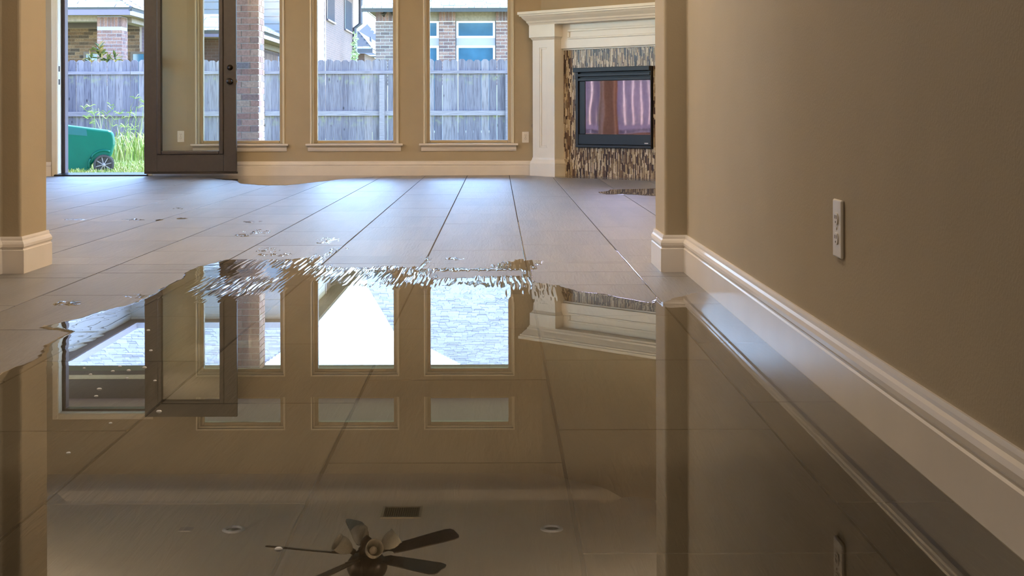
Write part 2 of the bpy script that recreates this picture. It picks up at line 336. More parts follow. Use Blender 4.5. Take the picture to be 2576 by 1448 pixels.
# window openings of the window wall
WX = [(px2x(494), px2x(713)), (px2x(783), px2x(1000)), (px2x(1068), px2x(1290))]
WZ = (py2z(360), ry2z(943)); TZ = (ry2z(998), ry2z(1078))
DX = (px2x(146), px2x(368)); DZT = ry2z(1037)
holes = [(x0, x1, *WZ) for x0, x1 in WX] + [(x0, x1, *TZ) for x0, x1 in WX] + [(DX[0]-.03, DX[1]+.03, -.2, DZT+.03)]
mb = MB(); holed(mb, [XL-.2, XR+.2], [-.2, 3.4], holes, YW, YW+.2); wall_back = struct(mb.build('wall_back', M['wall'], fix=False))
# left wall: two windows beside the fireplace's mirror line and an unseen one added for more daylight indoors
lw = [(12.38, 13.50, .32, 2.06), (13.66, 14.55, .32, 2.06), (8.2, 10.6, .9, 2.2)]
RM = Matrix(((0, -1, 0, 0), (1, 0, 0, 0), (0, 0, 1, 0), (0, 0, 0, 1)))   # (x,y,z)->(-y,x,z)
mb = MB(); holed(mb, [-2.2, YW], [-.2, 3.4], lw, -XL, -XL+.2, RM); wall_left = struct(mb.build('wall_left', M['wall'], fix=False))
mb = MB(); mb.box((XR, YO1, -.2), (XR+.2, YW, 3.4)); wall_right = struct(mb.build('wall_right', M['wall']))
mb = MB(); mb.box((HX, -2.2, -.2), (HX+.2, YO0, 3.4)); struct(mb.build('wall_passage', M['wall']))
mb = MB(); mb.box((XL-.2, -2.4, -.2), (HX+.2, -2.2, 3.4)); struct(mb.build('wall_front', M['wall']))
# wall with the opening: right jamb, left pier, header
mb = MB(); mb.box((XJ1, YO0, -.2), (XR+.2, YO1, 3.4)); struct(mb.build('wall_jamb_right', M['wall'], bevel=.012, seg=3))
mb = MB(); mb.prism([(XL, YO1), (XJ0, YO1), (XJ0, YO0), (-1.985, YO0), (-1.985, 5.25), (-2.12, 5.25), (-2.12, YO0), (XL, YO0)], 'z', -.2, 3.4)
struct(mb.build('wall_jamb_left', M['wall'], bevel=.012, seg=3))
mb = MB(); mb.box((XJ0, YO0+.01, 2.62), (XJ1, YO1-.01, 3.4)); struct(mb.build('wall_header', M['wall']))
# angled corner wall behind the fireplace
CX0 = .45; CL = 2.12
U = Vector((math.sqrt(.5), -math.sqrt(.5), 0)); Nn = Vector((-math.sqrt(.5), -math.sqrt(.5), 0)); C0 = Vector((CX0, YW, 0))
FM = Matrix(((U.x, Nn.x, 0, C0.x), (U.y, Nn.y, 0, C0.y), (0, 0, 1, 0), (0, 0, 0, 1)))     # (u, p, z) of the corner wall to the world
mb = MB(); mb.prism([(CX0, YW), (CX0+CL*U.x, YW-CL*U.x), (XR, YW-CL*U.x), (XR, YW)], 'z', -.2, 3.2); struct(mb.build('wall_corner', M['wall']))
# ceilings
mb = MB(); mb.box((XL-.2, -2.4, CH), (HX+.2, YO0, CH+.2)); struct(mb.build('ceiling_passage', M['ceil']))
mb = MB()
TP = [(0, CZ), (.55, CZ), (.62, CZ+.008), (.70, CZ+.035), (.78, CZ+.065), (.88, CT-.003), (.95, CT), (0, CT)]   # soft coved edge of the tray
mb.sweep([(XL, YO1), (XR, YO1), (XR, YW), (XL, YW)], TP, closed=True)
mb.box((XL-.2, YO1-.1, CT), (XR+.2, YW+.2, CT+.25)); struct(mb.build('ceiling', M['ceil']))
# ------------------------------------------------------------------ floor of staggered tiles
mb = MB(); mb.box((XL-.2, -2.4, -.25), (XR+.2, YW, -.0035)); floor = struct(mb.build('floor', M['grout'], origin=(0, 0, 0)))
TWd, TL, GAP, GPY = .4285, .805, .0065, .0045
def tile_mesh(w, h):
    mb = MB(); x, y = w/2, h/2; c = .0010
    v = [(-x,-y,-.004),(x,-y,-.004),(x,y,-.004),(-x,y,-.004),(-x,-y,-c),(x,-y,-c),(x,y,-c),(-x,y,-c),(-x+c,-y+c,0),(x-c,-y+c,0),(x-c,y-c,0),(-x+c,y-c,0)]
    f = [(0,1,5,4),(1,2,6,5),(2,3,7,6),(3,0,4,7),(4,5,9,8),(5,6,10,9),(6,7,11,10),(7,4,8,11),(8,9,10,11)]
    me = bpy.data.meshes.new('tile'); me.from_pydata(v, [], f); me.materials.append(M['tile']); return me
tm = tile_mesh(TWd-GAP, TL-GPY)
def in_room(x, y):
    if y > YO0+.16: return XL < x < XR and (x - CX0) + (y - YW) < .02
    return XL < x < HX
ntile = 0
for k in range(-12, 6):
    x0 = -.311 + k*TWd; x1 = x0 + TWd; y = 5.806 - .5367*k
    y -= math.floor((y + 2.2) / TL) * TL + TL
    while y < YW:
        for (ya, yb, lo, hi) in ((max(y, -2.2), min(y+TL, YO0), XL, HX), (max(y, YO0), min(y+TL, YO1), XJ0, XJ1), (max(y, YO1), min(y+TL, YW), XL, XR)):
            a, b_ = max(x0, lo), min(x1, hi)
            if b_ - a < .03 or yb - ya < .03: continue
            if (a - CX0) + (ya - YW) > -.05: continue
            if (b_ + a)/2 < -2.2 and (ya+yb)/2 < 5.0 and ya < 3.0: continue     # kitchen side, never in sight
            t = inst(tm, 'tile', ((a+b_)/2, (ya+yb)/2, random.uniform(-.0003, .0001)), floor, ((b_-a-GAP)/(TWd-GAP), (yb-ya-GPY)/(TL-GPY), 1), (random.uniform(-.0006, .0006), random.uniform(-.0009, .0009), 0))
            ntile += 1
        y += TL
print('tiles', ntile)
# ------------------------------------------------------------------ baseboards
BP = [(0, 0), (.016, 0), (.016, .092), (.0125, .096), (.0125, .100), (.0165, .106), (.0165, .116), (.013, .125), (.008, .131), (.0075, .138), (.005, .146), (0, .146)]
def base(name, path):
    mb = MB(); mb.sweep(path, BP); return struct(mb.build(name, M['trim']))
base('baseboard_right', [(HX, -2.2), (HX, YO0), (XJ1, YO0), (XJ1, YO1), (XR, YO1), (XR, YW-CL*U.x)])
base('baseboard_left', [(XL, YO1), (XJ0, YO1), (XJ0, YO0), (-1.985, YO0), (-1.985, 5.25), (-2.12, 5.25)])
base('baseboard_back', [(CX0-.02, YW), (px2x(384), YW)])
base('baseboard_side', [(px2x(129), YW), (XL, YW), (XL, YO1)])
# ------------------------------------------------------------------ windows of the window wall
def window(n, x0, x1, z0, z1, sill, axis=None, name=None, label=None):
    w = empty('window_%d' % n, ((x0+x1)/2, YW+.1, z0), kind='structure')
    if label: w['label'] = label
    if axis: w.location = axis @ Vector(((x0+x1)/2, YW+.1, z0)); WL[w.name] = Vector(w.location)
    T = axis
    g = .052                                         # sash width
    for (a, b_, c, d) in ((x0, x0+g, z0, z1), (x1-g, x1, z0, z1), (x0+g, x1-g, z0, z0+.032), (x0+g, x1-g, z1-.05, z1)):
        mb = MB(); mb.box((a, YW+.085, c), (b_, YW+.155, d), T); mb.build('frame', M['frame'], w, bevel=.006)
    for (a, b_, c, d) in ((x0, x0+.018, z0, z1), (x1-.018, x1, z0, z1), (x0+.018, x1-.018, z1-.018, z1)):
        mb = MB(); mb.box((a, YW+.045, c), (b_, YW+.085, d), T); mb.build('bead', M['bead'], w, bevel=.003)
    for (a, b_, c, d) in ((x0-.012, x0+.002, z0, z1+.012), (x1-.002, x1+.012, z0, z1+.012), (x0+.002, x1-.002, z1-.002, z1+.012)):
        mb = MB(); mb.box((a, YW-.010, c), (b_, YW+.012, d), T); mb.build('corner_bead', M['bead'], w, bevel=.003)
    mb = MB(); mb.box((x0+g-.004, YW+.118, z0+.03), (x1-g+.004, YW+.122, z1-.046), T); mb.build('pane', M['glass'], w)
    if sill:
        mb = MB(); mb.box((x0-.055, YW-.055, z0-.022), (x1+.055, YW+.085, z0), T); mb.build('sill', M['trim'], w, bevel=.006)
        mb = MB(); mb.sweep([(x1+.035, YW), (x1+.035, YW-.001), (x0-.035, YW-.001), (x0-.035, YW)][1:3], [(0, z0-.078), (.010, z0-.078), (.016, z0-.06), (.018, z0-.04), (.034, z0-.022), (0, z0-.022)], T); mb.build('apron', M['trim'], w)
    return w
k = 1
for x0, x1 in WX:
    window(k, x0, x1, *WZ, True); k += 1
for x0, x1 in WX:
    window(k, x0, x1, *TZ, False); k += 1
# left wall windows: same unit turned onto the left wall: (x, y) -> (-(y-YW)+XL, x)
LM = Matrix(((0, -1, 0, YW + XL), (1, 0, 0, 0), (0, 0, 1, 0), (0, 0, 0, 1)))
for y0, y1, z0, z1 in lw:
    window(k, y0, y1, z0, z1, True, LM); k += 1
# ------------------------------------------------------------------ patio door, frame, threshold
tr = empty('trim_1', ((DX[0]+DX[1])/2, YW, 0), kind='structure')
CP = [(0, 0), (.06, 0), (.06, .010), (.045, .020), (.02, .016), (.0, .012)]
def casing(x0, x1, z0, z1):
    mb = MB(); mb.box((x0, YW-.016, z0), (x1, YW, z1)); o = mb.build('casing', M['bead'], tr, bevel=.005); return o
casing(DX[0]-.062, DX[0]-.004, 0, DZT+.062); casing(DX[1]+.004, DX[1]+.062, 0, DZT+.062); casing(DX[0]-.004, DX[1]+.004, DZT+.004, DZT+.062)
for a, b_ in ((DX[0]-.03, DX[0]), (DX[1], DX[1]+.03)):
    mb = MB(); mb.box((a, YW-.004, 0), (b_, YW+.11, DZT)); mb.build('jamb', M['winframe'], tr)
    mb = MB(); mb.box((a, YW+.11, 0), (b_ + (.025 if a < -4 else 0), YW+.125, DZT)); mb.build('weatherstrip', M['bronze'], tr)
    mb = MB(); mb.box((a, YW+.125, -.1), (b_ + (.035 if a < -4 else 0), YW+.23, DZT)); mb.build('exterior_jamb', M['fascia'], tr)
mb = MB(); mb.box((DX[0]-.03, YW-.004, DZT), (DX[1]+.03, YW+.11, DZT+.03)); mb.build('head_jamb', M['bead'], tr)
mb = MB(); mb.box((DX[0]-.03, YW+.11, DZT-.02), (DX[1]+.03, YW+.23, DZT+.03)); mb.build('head_stop', M['brown'], tr)
for py in (170, 203):
    z = py2z(py); mb = MB(); mb.box((DX[0]-.003, YW+.02, z-.028), (DX[0]+.003, YW+.06, z+.028)); mb.build('strike_plate', M['bronze'], tr)
mb = MB(); mb.prism([(YW-.055, 0), (YW-.045, .014), (YW+.02, .026), (YW+.18, .03), (YW+.22, -.1), (YW-.055, -.002)], 'x', DX[0]-.03, DX[1]+.02); o = mb.build('trim_2', M['bronze']); struct(o)
# door leaf swung open flat against the wall
d0, d1, dy0, dy1, dz0, dz1 = -3.585, -2.650, 14.505, 14.552, .050, 2.437
door = empty('door_1', (d0, dy1, dz0), kind='structure')
door['label'] = 'dark brown patio door with a tall glass pane, swung open against the wall'
st, br, tr_ = .130, .175, .13
for nm, a, b_, c, d in (('stile', d0, d0+st, dz0, dz1), ('stile', d1-st, d1, dz0, dz1), ('bottom_rail', d0+st, d1-st, dz0, dz0+br), ('top_rail', d0+st, d1-st, dz1-tr_, dz1)):
    mb = MB(); mb.box((a, dy0, c), (b_, dy1, d)); mb.build(nm, M['door'], door, bevel=.003)
gx0, gx1, gz0, gz1 = d0+st, d1-st, dz0+br, dz1-tr_
for a, b_, c, d in ((gx0, gx0+.045, gz0, gz1), (gx1-.045, gx1, gz0, gz1), (gx0+.045, gx1-.045, gz0, gz0+.038), (gx0+.045, gx1-.045, gz1-.038, gz1)):
    mb = MB(); mb.box((a, dy0-.012, c), (b_, dy1+.012, d)); mb.build('glazing_bead', M['door'], door, bevel=.009, seg=3)
mb = MB(); mb.box((gx0+.04, dy0+.02, gz0+.03), (gx1-.04, dy0+.026, gz1-.03)); mb.build('pane', M['doorglass'], door)
for py, nm in ((168, 'deadbolt'), (203, 'knob')):
    p = PX(579, py, dy0); R = Matrix.Translation((p.x, dy0, p.z)) @ Matrix.Rotation(math.radians(90), 4, 'X')
    mb = MB()
    prof = [(.001, 0), (.030, 0), (.030, .006), (.018, .010), (.018, .016), (.001, .018)] if nm == 'deadbolt' else [(.001, 0), (.032, 0), (.031, .007), (.012, .014), (.012, .036), (.026, .046), (.029, .056), (.024, .066), (.001, .070)]
    mb.lathe(prof, 20, R, cap=False); k_ = mb.build(nm, M['fanmetal'], door, smooth=True)
    mb = MB(); mb.box((d1-.0005, dy0+.010, p.z-.028), (d1+.002, dy1-.010, p.z+.028)); mb.build('latch_plate', M['bronze'], door)
mb = MB(); mb.box((d1+.0, dy0+.012, PX(0, 203, dy0).z-.008), (d1+.012, dy1-.018, PX(0, 203, dy0).z+.008)); mb.build('latch_bolt', M['chrome'], door)
mb = MB(); mb.box((d0, dy0+.004, dz0-.02), (d1+.008, dy1-.004, dz0)); mb.build('door_sweep', M['bronze'], door)
for z in (.25, 1.2, 2.2):
    mb = MB(); mb.lathe([(.008, z-.05), (.008, z+.05)], 10, Matrix.Translation((d0-.006, dy1+.004, 0))); mb.build('hinge', M['bronze'], door)
    mb = MB(); mb.box((d0-.012, dy1+.002, z-.048), (d0-.002, YW-.0, z+.048)); mb.build('hinge_leaf', M['bronze'], door)
# ------------------------------------------------------------------ fireplace (u along the corner wall, p out of it)
fp = empty('fireplace', FM @ Vector((1, 0, 0)), 'cream corner fireplace with panelled pilasters, mantel shelf and mosaic tile surround', 'fireplace')
u0, u1, u2, u3 = .02, .322, 1.66, 1.962; PT, MZ = .15, 1.666
def fbox(name, a, b_, mat='mantel', par=None, bevel=.004):
    mb = MB(); mb.box(a, b_, FM); return mb.build(name, M[mat], par or fp, bevel=bevel)
for a, b_ in ((u0, u1), (u2, u3)):
    pil = fbox('pilaster', (a, 0, .17), (b_, PT-.012, 1.40))
    # raised border around the recessed panel
    pa, pb, z0, z1 = a+.095, b_-.095, .285, 1.30
    mb = MB(); holed(mb, [a, b_], [.17, 1.40], [(pa, pb, z0, z1)], PT-.012, PT, FM); mb.build('panel_border', M['mantel'], pil)
    for q in ((pa, pa+.02, z0, z1), (pb-.02, pb, z0, z1), (pa+.02, pb-.02, z0, z0+.02), (pa+.02, pb-.02, z1-.02, z1)):
        fbox('panel_bead', (q[0], PT-.012, q[2]), (q[1], PT-.004, q[3]), par=pil, bevel=.003)
    mb = MB(); mb.sweep([(a, 0), (a, PT), (b_, PT), (b_, 0)], [(0, 0), (.022, 0), (.022, .125), (.014, .150), (.006, .165), (.004, .182), (0, .182)], FM)
    mb.box((a, 0, 0), (b_, PT, .18), FM); mb.build('plinth', M['mantel'], fp)
    mb = MB(); mb.sweep([(a, 0), (a, PT), (b_, PT), (b_, 0)], [(0, 1.375), (.008, 1.385), (.016, 1.40), (.026, 1.405), (.026, 1.55), (0, 1.55)], FM)
    mb.box((a, 0, 1.375), (b_, PT, 1.55), FM); mb.build('capital', M['mantel'], fp)
mb = MB(); mb.sweep([(u0, 0), (u0, PT), (u3, PT), (u3, 0)], [(0, 1.53), (.03, 1.53), (.034, 1.545), (.045, 1.555), (.048, 1.57), (.075, 1.60), (.085, 1.618), (.098, 1.622), (.098, 1.635), (.110, 1.640), (.110, MZ), (0, MZ)], FM)
mb.box((u0, 0, 1.53), (u3, PT, MZ), FM); mb.build('mantel_shelf', M['mantel'], fp)
fr = fbox('frieze', (u1, 0, 1.283), (u2, .055, 1.55))
for q in ((u1+.10, u2-.10, 1.45, 1.475), (u1+.10, u2-.10, 1.375, 1.395), (u1+.10, u1+.125, 1.395, 1.45), (u2-.125, u2-.10, 1.395, 1.45)):
    fbox('panel_bead', (q[0], .055, q[2]), (q[1], .067, q[3]), par=fr, bevel=.005)
fbox('frieze_edge', (u1, .0, 1.268), (u2, .030, 1.283), par=fr)
# surround of stick mosaic
fbox('surround_backer', (u1, .0, 0), (u2, .010, 1.283), 'mortar_tan', bevel=0)
b0, b1, bz0, bz1 = .51, 1.477, .293, 1.081
mb = MB(); u = u1 + .002; random.seed(21)
while u < u2 - .004:
    w = random.choice((.010, .011, .012, .013)); z = .002 - random.uniform(0, .12)
    while z < 1.268:
        hgt = random.choice((.035, .05, .065, .08, .1)); za, zb = max(z, .002), min(z+hgt-.002, 1.268)
        segs = [(za, zb)]
        if b0 - .004 < u + w/2 < b1 + .004: segs = [(za, min(zb, bz0-.003)), (max(za, bz1+.003), zb)]
        for s_, e_ in segs:
            if e_ - s_ > .006: mb.box((u, .008, s_), (min(u+w-.0018, u2), .0125+random.uniform(0, .003), e_), FM)
        z += hgt
    u += w
o = mb.build('mosaic_tiles', M['mosaic'], fp); tag(o, kind='stuff')
# black gas firebox
fb = fbox('firebox', (b0, .012, bz0), (b1, .020, bz1), 'black', bevel=0)
g0, g1, gz0, gz1 = b0+.115, b1-.008, .43, .945
g1 = b1 - .012 - .0
for nm, q in (('side_frame', (b0, .02, bz0, b0+.035, .045, bz1)), ('side_frame', (b1-.010, .02, bz0, b1, .045, bz1)), ('hood', (b0-.012, .02, bz1-.04, b1, .075, bz1+.004)),
              ('louver', (b0+.035, .02, bz1-.085, b1-.01, .05, bz1-.055)), ('louver', (b0+.035, .02, bz1-.128, b1-.01, .045, bz1-.098)),
              ('lower_panel', (b0+.035, .02, bz0+.03, b1-.01, .040, .425)), ('bottom_rail', (b0+.0, .02, bz0, b1, .048, bz0+.026)), ('door_frame', (b0+.035, .02, .425, g0, .030, bz1-.13))):
    mb = MB(); mb.box((q[0], q[1], q[2]), (q[3], q[4], q[5]), FM); mb.build(nm, M['black'], fb, bevel=.004)
mb = MB(); mb.box((g0, .018, .425), (b1-.010, .024, bz1-.13), FM); tag(mb.build('glass_door', M['fireglass'], fb), label='pinkish mirror-coated fire glass')
mb = MB(); xx = b1-.085                              # tiny maker's plate, illegible in the photograph
for i, w in enumerate((.010, .005, .008, .007, .009, .008)):
    mb.box((xx, .040, .338), (xx+w-.002, .0412, .347), FM); xx += w
mb.build('nameplate', M['white'], fb)
# gas key valve on the wall beside the pilaster
p = PX(1343, 317, YW-.02); mb = MB(); R = Matrix.Translation((p.x, YW, p.z)) @ Matrix.Rotation(math.radians(90), 4, 'X')
mb.lathe([(.001, 0), (.028, 0), (.027, .006), (.010, .010), (.010, .02), (.001, .022)], 20, R, cap=False)
tag(mb.build('gas_valve', M['chrome'], smooth=True), 'small round chrome gas valve on the wall beside the fireplace pilaster', 'valve')
# ------------------------------------------------------------------ outlets
def outlet(T, label, w=.07, h=.115, simple=False):
    base_ = T @ Vector((0, 0, -h/2)); e = empty('wall_outlet', base_, label, 'outlet', 'wall outlets')
    mb = MB(); mb.box((-w/2, -.008, -h/2), (w/2, 0, h/2), T); mb.build('cover_plate', M['plate'], e, bevel=.004, seg=3)
    for s in (-1, 1):
        mb = MB(); cz = s*.0195*h/.115
        mb.prism([(.0165*math.cos(a), cz + max(-.0125, min(.0125, .0165*math.sin(a)))) for a in [i*math.pi/12 for i in range(24)]], 'y', -.0105, -.006, T)
        rc = mb.build('receptacle', M['plate'], e)
        for dx in (-.0065, .0065):
            mb = MB(); mb.box((dx-.0013, -.0110, cz), (dx+.0013, -.0100, cz+.008), T); mb.build('slot', M['slot'], rc)
        mb = MB(); mb.box((-.002, -.0110, cz-.009), (.002, -.0100, cz-.005), T); mb.build('slot', M['slot'], rc)
    mb = MB(); mb.lathe([(.0, 0), (.003, 0), (.003, .002), (0, .002)], 10, T @ Matrix.Translation((0, -.0085, 0)) @ Matrix.Rotation(math.radians(90), 4, 'X')); mb.build('screw', M['chrome'], e)
p = PX(1322, 345, YW); outlet(Matrix.Translation((p.x, YW, p.z)), 'almond duplex outlet on the window wall beside the fireplace')
p = PX(455, 341, YW); outlet(Matrix.Translation((p.x, YW, p.z)), 'almond duplex outlet seen through the glass of the open door')
yy = F*HX/(2113-VX); outlet(Matrix.Translation((HX, yy, H-(577-VY)/F*yy)) @ Matrix.Rotation(math.radians(-90), 4, 'Z'), 'white duplex outlet on the bare wall at the right, nearest the camera', .078, .128)
# ------------------------------------------------------------------ ceiling: lamps, vent, blank plate, fan
def can(x, y, z, lit, label, group, watts=0):
    e = empty('recessed_light', (x, y, z-.012), label, 'ceiling light', group); T = Matrix.Translation((x, y, z))
    mb = MB(); mb.lathe([(.068, -.002), (.074, -.016), (.085, -.020), (.102, -.010), (.105, 0), (.068, 0)], 28, T, cap=False); mb.build('trim_ring', M['winframe'], e, smooth=True)
    mb = MB(); mb.lathe([(.001, -.006), (.05, -.006), (.075, -.001), (.075, .0), (.001, .0)], 28, T, cap=False); mb.build('lens', M['lens_on' if lit else 'lens_off'], e, smooth=True)
    if lit:
        d = bpy.data.lights.new('added_can_lamp', 'AREA'); d.shape = 'DISK'; d.size = .14; d.energy = watts; d.color = WARM
        lo = bpy.data.objects.new('added_can_lamp', d); C.objects.link(lo); lo.parent = e; lo.location = (0, 0, -.004)
yv = (CT+H)*F/(1332-VY)
can((585-VX)/F*yv, yv, CT, False, 'unlit round recessed ceiling light near the patio door, mirrored in the water', 'recessed ceiling lights')
can((1385-VX)/F*yv, yv, CT, False, 'unlit round recessed ceiling light near the fireplace, mirrored in the water', 'recessed ceiling lights')
def sconce(x, y, z, ang, label, k_=1.0):             # half-bowl wall uplight, added out of view to brighten ceiling and walls
    e = empty('fill_sconce', (x, y, z-.12), label, 'added lamp', 'added uplight sconces'); T = Matrix.Translation((x, y, z)) @ Matrix.Rotation(ang, 4, 'Z')
    mb = MB(); mb.lathe([(.001, -.11), (.05, -.105), (.11, -.06), (.14, 0), (.132, 0), (.10, -.05), (.045, -.09), (.001, -.095)], 24, T @ Matrix.Translation((0, -.15, 0)), cap=False); mb.build('bowl', M['frost'], e, smooth=True)
    mb = MB(); mb.box((-.05, -.03, -.10), (.05, 0, .02), T); mb.build('backplate', M['fanmetal'], e, bevel=.004)
    d = bpy.data.lights.new('uplight', 'AREA'); d.shape = 'DISK'; d.size = .2; d.energy = SCONCE_FILL*k_; d.color = WARM
    lo = bpy.data.objects.new('uplight', d); C.objects.link(lo); lo.parent = e; p = T @ Vector((0, -.15, .01)); lo.location = p - Vector((x, y, z-.12)); lo.rotation_euler = (math.pi, 0, 0)
sconce(XL, 10.0, 2.15, math.pi/2, 'added glass bowl sconce on the left living room wall, out of the camera view', 1.2)
sconce(XR, 9.7, 2.15, -math.pi/2, 'added glass bowl sconce on the right living room wall, out of the camera view', .8)
sconce(-3.4, YO1, 2.15, math.pi, 'added glass bowl sconce left of the opening, out of the camera view', 1.0)
sconce(1.35, YO1, 2.15, math.pi, 'added glass bowl sconce right of the opening, out of the camera view', .8)
for x, y, k_, lb in ((-.35, 5.1, 1, 'just in front of the opening'), (-.6, 1.2, .22, 'above the camera'), (-3.4, 2.2, .7, 'on the kitchen side')):  # lit passage lamps added out of view as fill light
    can(x, y, CH, True, 'added recessed passage ceiling light ' + lb, 'added passage lights', CAN_FILL*k_)
yv = (CT+H)*F/(1290-VY); xv = (1008-VX)/F*yv
e = empty('ceiling_vent', (xv, yv, CT-.02), 'small slatted air vent in the living room ceiling, mirrored in the water', 'vent')
vw, vd = .165, .17
mb = MB(); mb.box((xv-vw, yv-vd, CT-.004), (xv+vw, yv+vd, CT)); mb.build('backing', M['ventback'], e)
for a, b_, c, d in ((-vw-.025, -vw, -vd-.025, vd+.025), (vw, vw+.025, -vd-.025, vd+.025), (-vw, vw, -vd-.025, -vd), (-vw, vw, vd, vd+.025)):
    mb = MB(); mb.box((xv+a, yv+c, CT-.014), (xv+b_, yv+d, CT)); mb.build('frame', M['vent'], e, bevel=.003)
src = None
for i in range(16):
    x = xv - vw + .0206*(i+.5)
    if src is None:
        mb = MB(); mb.box((x-.001, yv-vd, CT-.012), (x+.0012, yv+vd, CT-.003)); src = mb.build('slat', M['vent'], e); z_ = src.location.z
    else: inst(src, 'slat', (x, yv, CT-.012), e)
yv = (CT+H)*F/(1331-VY); xv = (465-VX)/F*yv
mb = MB(); mb.box((xv-.06, yv-.06, CT-.008), (xv+.06, yv+.06, CT)); tag(mb.build('ceiling_plate', M['trim'], bevel=.003), 'small blank square cover plate in the ceiling, mirrored in the water', 'plate')
# fan
fx, fy, fz, FR = -.975, 10.59, 2.64, .76
fan = empty('ceiling_fan', (fx, fy, 2.25), 'dark bronze ceiling fan with five blades and glass lamp shades, mirrored in the water', 'ceiling fan')
T0 = Matrix.Translation((fx, fy, 0))
mb = MB(); mb.lathe([(.001, CT), (.075, CT), (.07, CT-.03), (.03, CT-.07), (.001, CT-.07)], 24, T0, cap=False); mb.build('canopy', M['fanmetal'], fan, smooth=True)
mb = MB(); mb.lathe([(.013, 2.81), (.013, CT-.05)], 12, T0); mb.build('downrod', M['fanmetal'], fan, smooth=True)
mb = MB(); mb.lathe([(.001, 2.82), (.05, 2.82), (.09, 2.80), (.135, 2.77), (.15, 2.73), (.145, 2.68), (.12, 2.645), (.085, 2.625), (.001, 2.62)], 32, T0, cap=False); mb.build('motor_housing', M['fanmetal'], fan, smooth=True)
mb = MB(); mb.lathe([(.001, 2.63), (.06, 2.625), (.065, 2.585), (.045, 2.56), (.05, 2.535), (.03, 2.51), (.012, 2.495), (.001, 2.485)], 24, T0, cap=False); mb.build('light_fitter', M['fanmetal'], fan, smooth=True)
for i in range(5):
    a = math.radians(31 + 72*i); Rz = T0 @ Matrix.Rotation(a, 4, 'Z') @ Matrix.Translation((0, 0, fz)) @ Matrix.Rotation(math.radians(4), 4, 'Y') @ Matrix.Rotation(math.radians(-15), 4, 'X')
    out = [(.20, -.052), (.30, -.060), (.55, -.072), (.70, -.076), (.745, -.066), (FR, -.04), (FR, .04), (.745, .066), (.70, .076), (.55, .072), (.30, .060), (.20, .052)]
    mb = MB(); mb.prism(out, 'z', -.004, .004, Rz); bl = mb.build('blade', M['fanblade'], fan)
    mb = MB(); mb.prism([(.10, -.018), (.17, -.014), (.21, -.045), (.26, -.04), (.27, 0), (.26, .04), (.21, .045), (.17, .014), (.10, .018)], 'z', -.012, -.004, Rz); mb.build('blade_iron', M['fanmetal'], bl)
for i in range(4):
    a = math.radians(20 + 90*i); Rz = T0 @ Matrix.Rotation(a, 4, 'Z') @ Matrix.Translation((.105, 0, 2.60)) @ Matrix.Rotation(math.radians(125), 4, 'Y')
    mb = MB(); mb.tube([T0 @ Matrix.Rotation(a, 4, 'Z') @ Vector(q) for q in ((.04, 0, 2.575), (.075, 0, 2.605), (.105, 0, 2.60))], .008, 8); arm = mb.build('lamp_arm', M['fanmetal'], fan, smooth=True)
    mb = MB(); mb.lathe([(.001, -.01), (.022, -.01), (.024, .03), (.020, .035)], 16, Rz, cap=False); mb.build('socket', M['fanmetal'], arm, smooth=True)
    mb = MB(); mb.lathe([(.024, .02), (.045, .045), (.060, .08), (.064, .11), (.060, .135), (.066, .15), (.063, .15), (.056, .134), (.060, .11), (.056, .08), (.042, .049), (.022, .024)], 24, Rz, cap=False); mb.build('glass_shade', M['frost'], fan, smooth=True)
    mb = MB(); mb.lathe([(.001, .03), (.014, .035), (.028, .075), (.026, .10), (.001, .118)], 14, Rz, cap=False); mb.build('bulb', M['plate'], arm, smooth=True)
# ------------------------------------------------------------------ patio
PZ = -.11
mb = MB(); mb.box((-7.5, YW+.2, -.4), (5, 17.75, PZ)); struct(mb.build('patio_slab', M['concrete']))
mb = MB(); mb.box((-60, YW+.2, -.6), (60, 120, -.18)); struct(mb.build('ground', M['lawn']))
mb = MB(); mb.box((-60, -20, -.6), (XL-.2, YW+.2, -.18)); struct(mb.build('ground_side', M['bounce_ground']))  # unseen side yard, made pale to bounce daylight up to the ceiling
BY0, BY1 = 17.2, 17.61
pz0 = (932-VY)/F*BY0 - H; pzc = 714/F*BY0 - H
bm_ = empty('patio_beam', (0, 17.4, pz0), 'dark brown patio beam with a cream band, mirrored in the water through the door', 'beam')
mb = MB(); mb.box((-7.4, BY0+.06, pz0-.0), (4.6, BY1, pz0+.05)); mb.build('underside_board', M['brown'], bm_)
mb = MB(); mb.box((-7.4, BY0+.04, pz0+.05), (4.6, BY1, pz0+.10)); mb.build('cream_band', M['beam'], bm_)
mb = MB(); mb.box((-7.4, BY0, pz0+.10), (4.6, BY1+.01, pzc)); mb.build('face_board', M['brown'], bm_)
mb = MB(); mb.box((-7.6, YW+.2, pzc), (4.8, BY1+.5, pzc+.08)); struct(mb.build('ceiling_patio', M['porch']))
mb = MB(); mb.box((-8, YW-.2, 3.5), (5.2, BY1+.7, 3.75)); mb.box((-8, BY1+.3, pzc+.08), (5.2, BY1+.55, 3.5)); struct(mb.build('roof_patio', M['brown']))
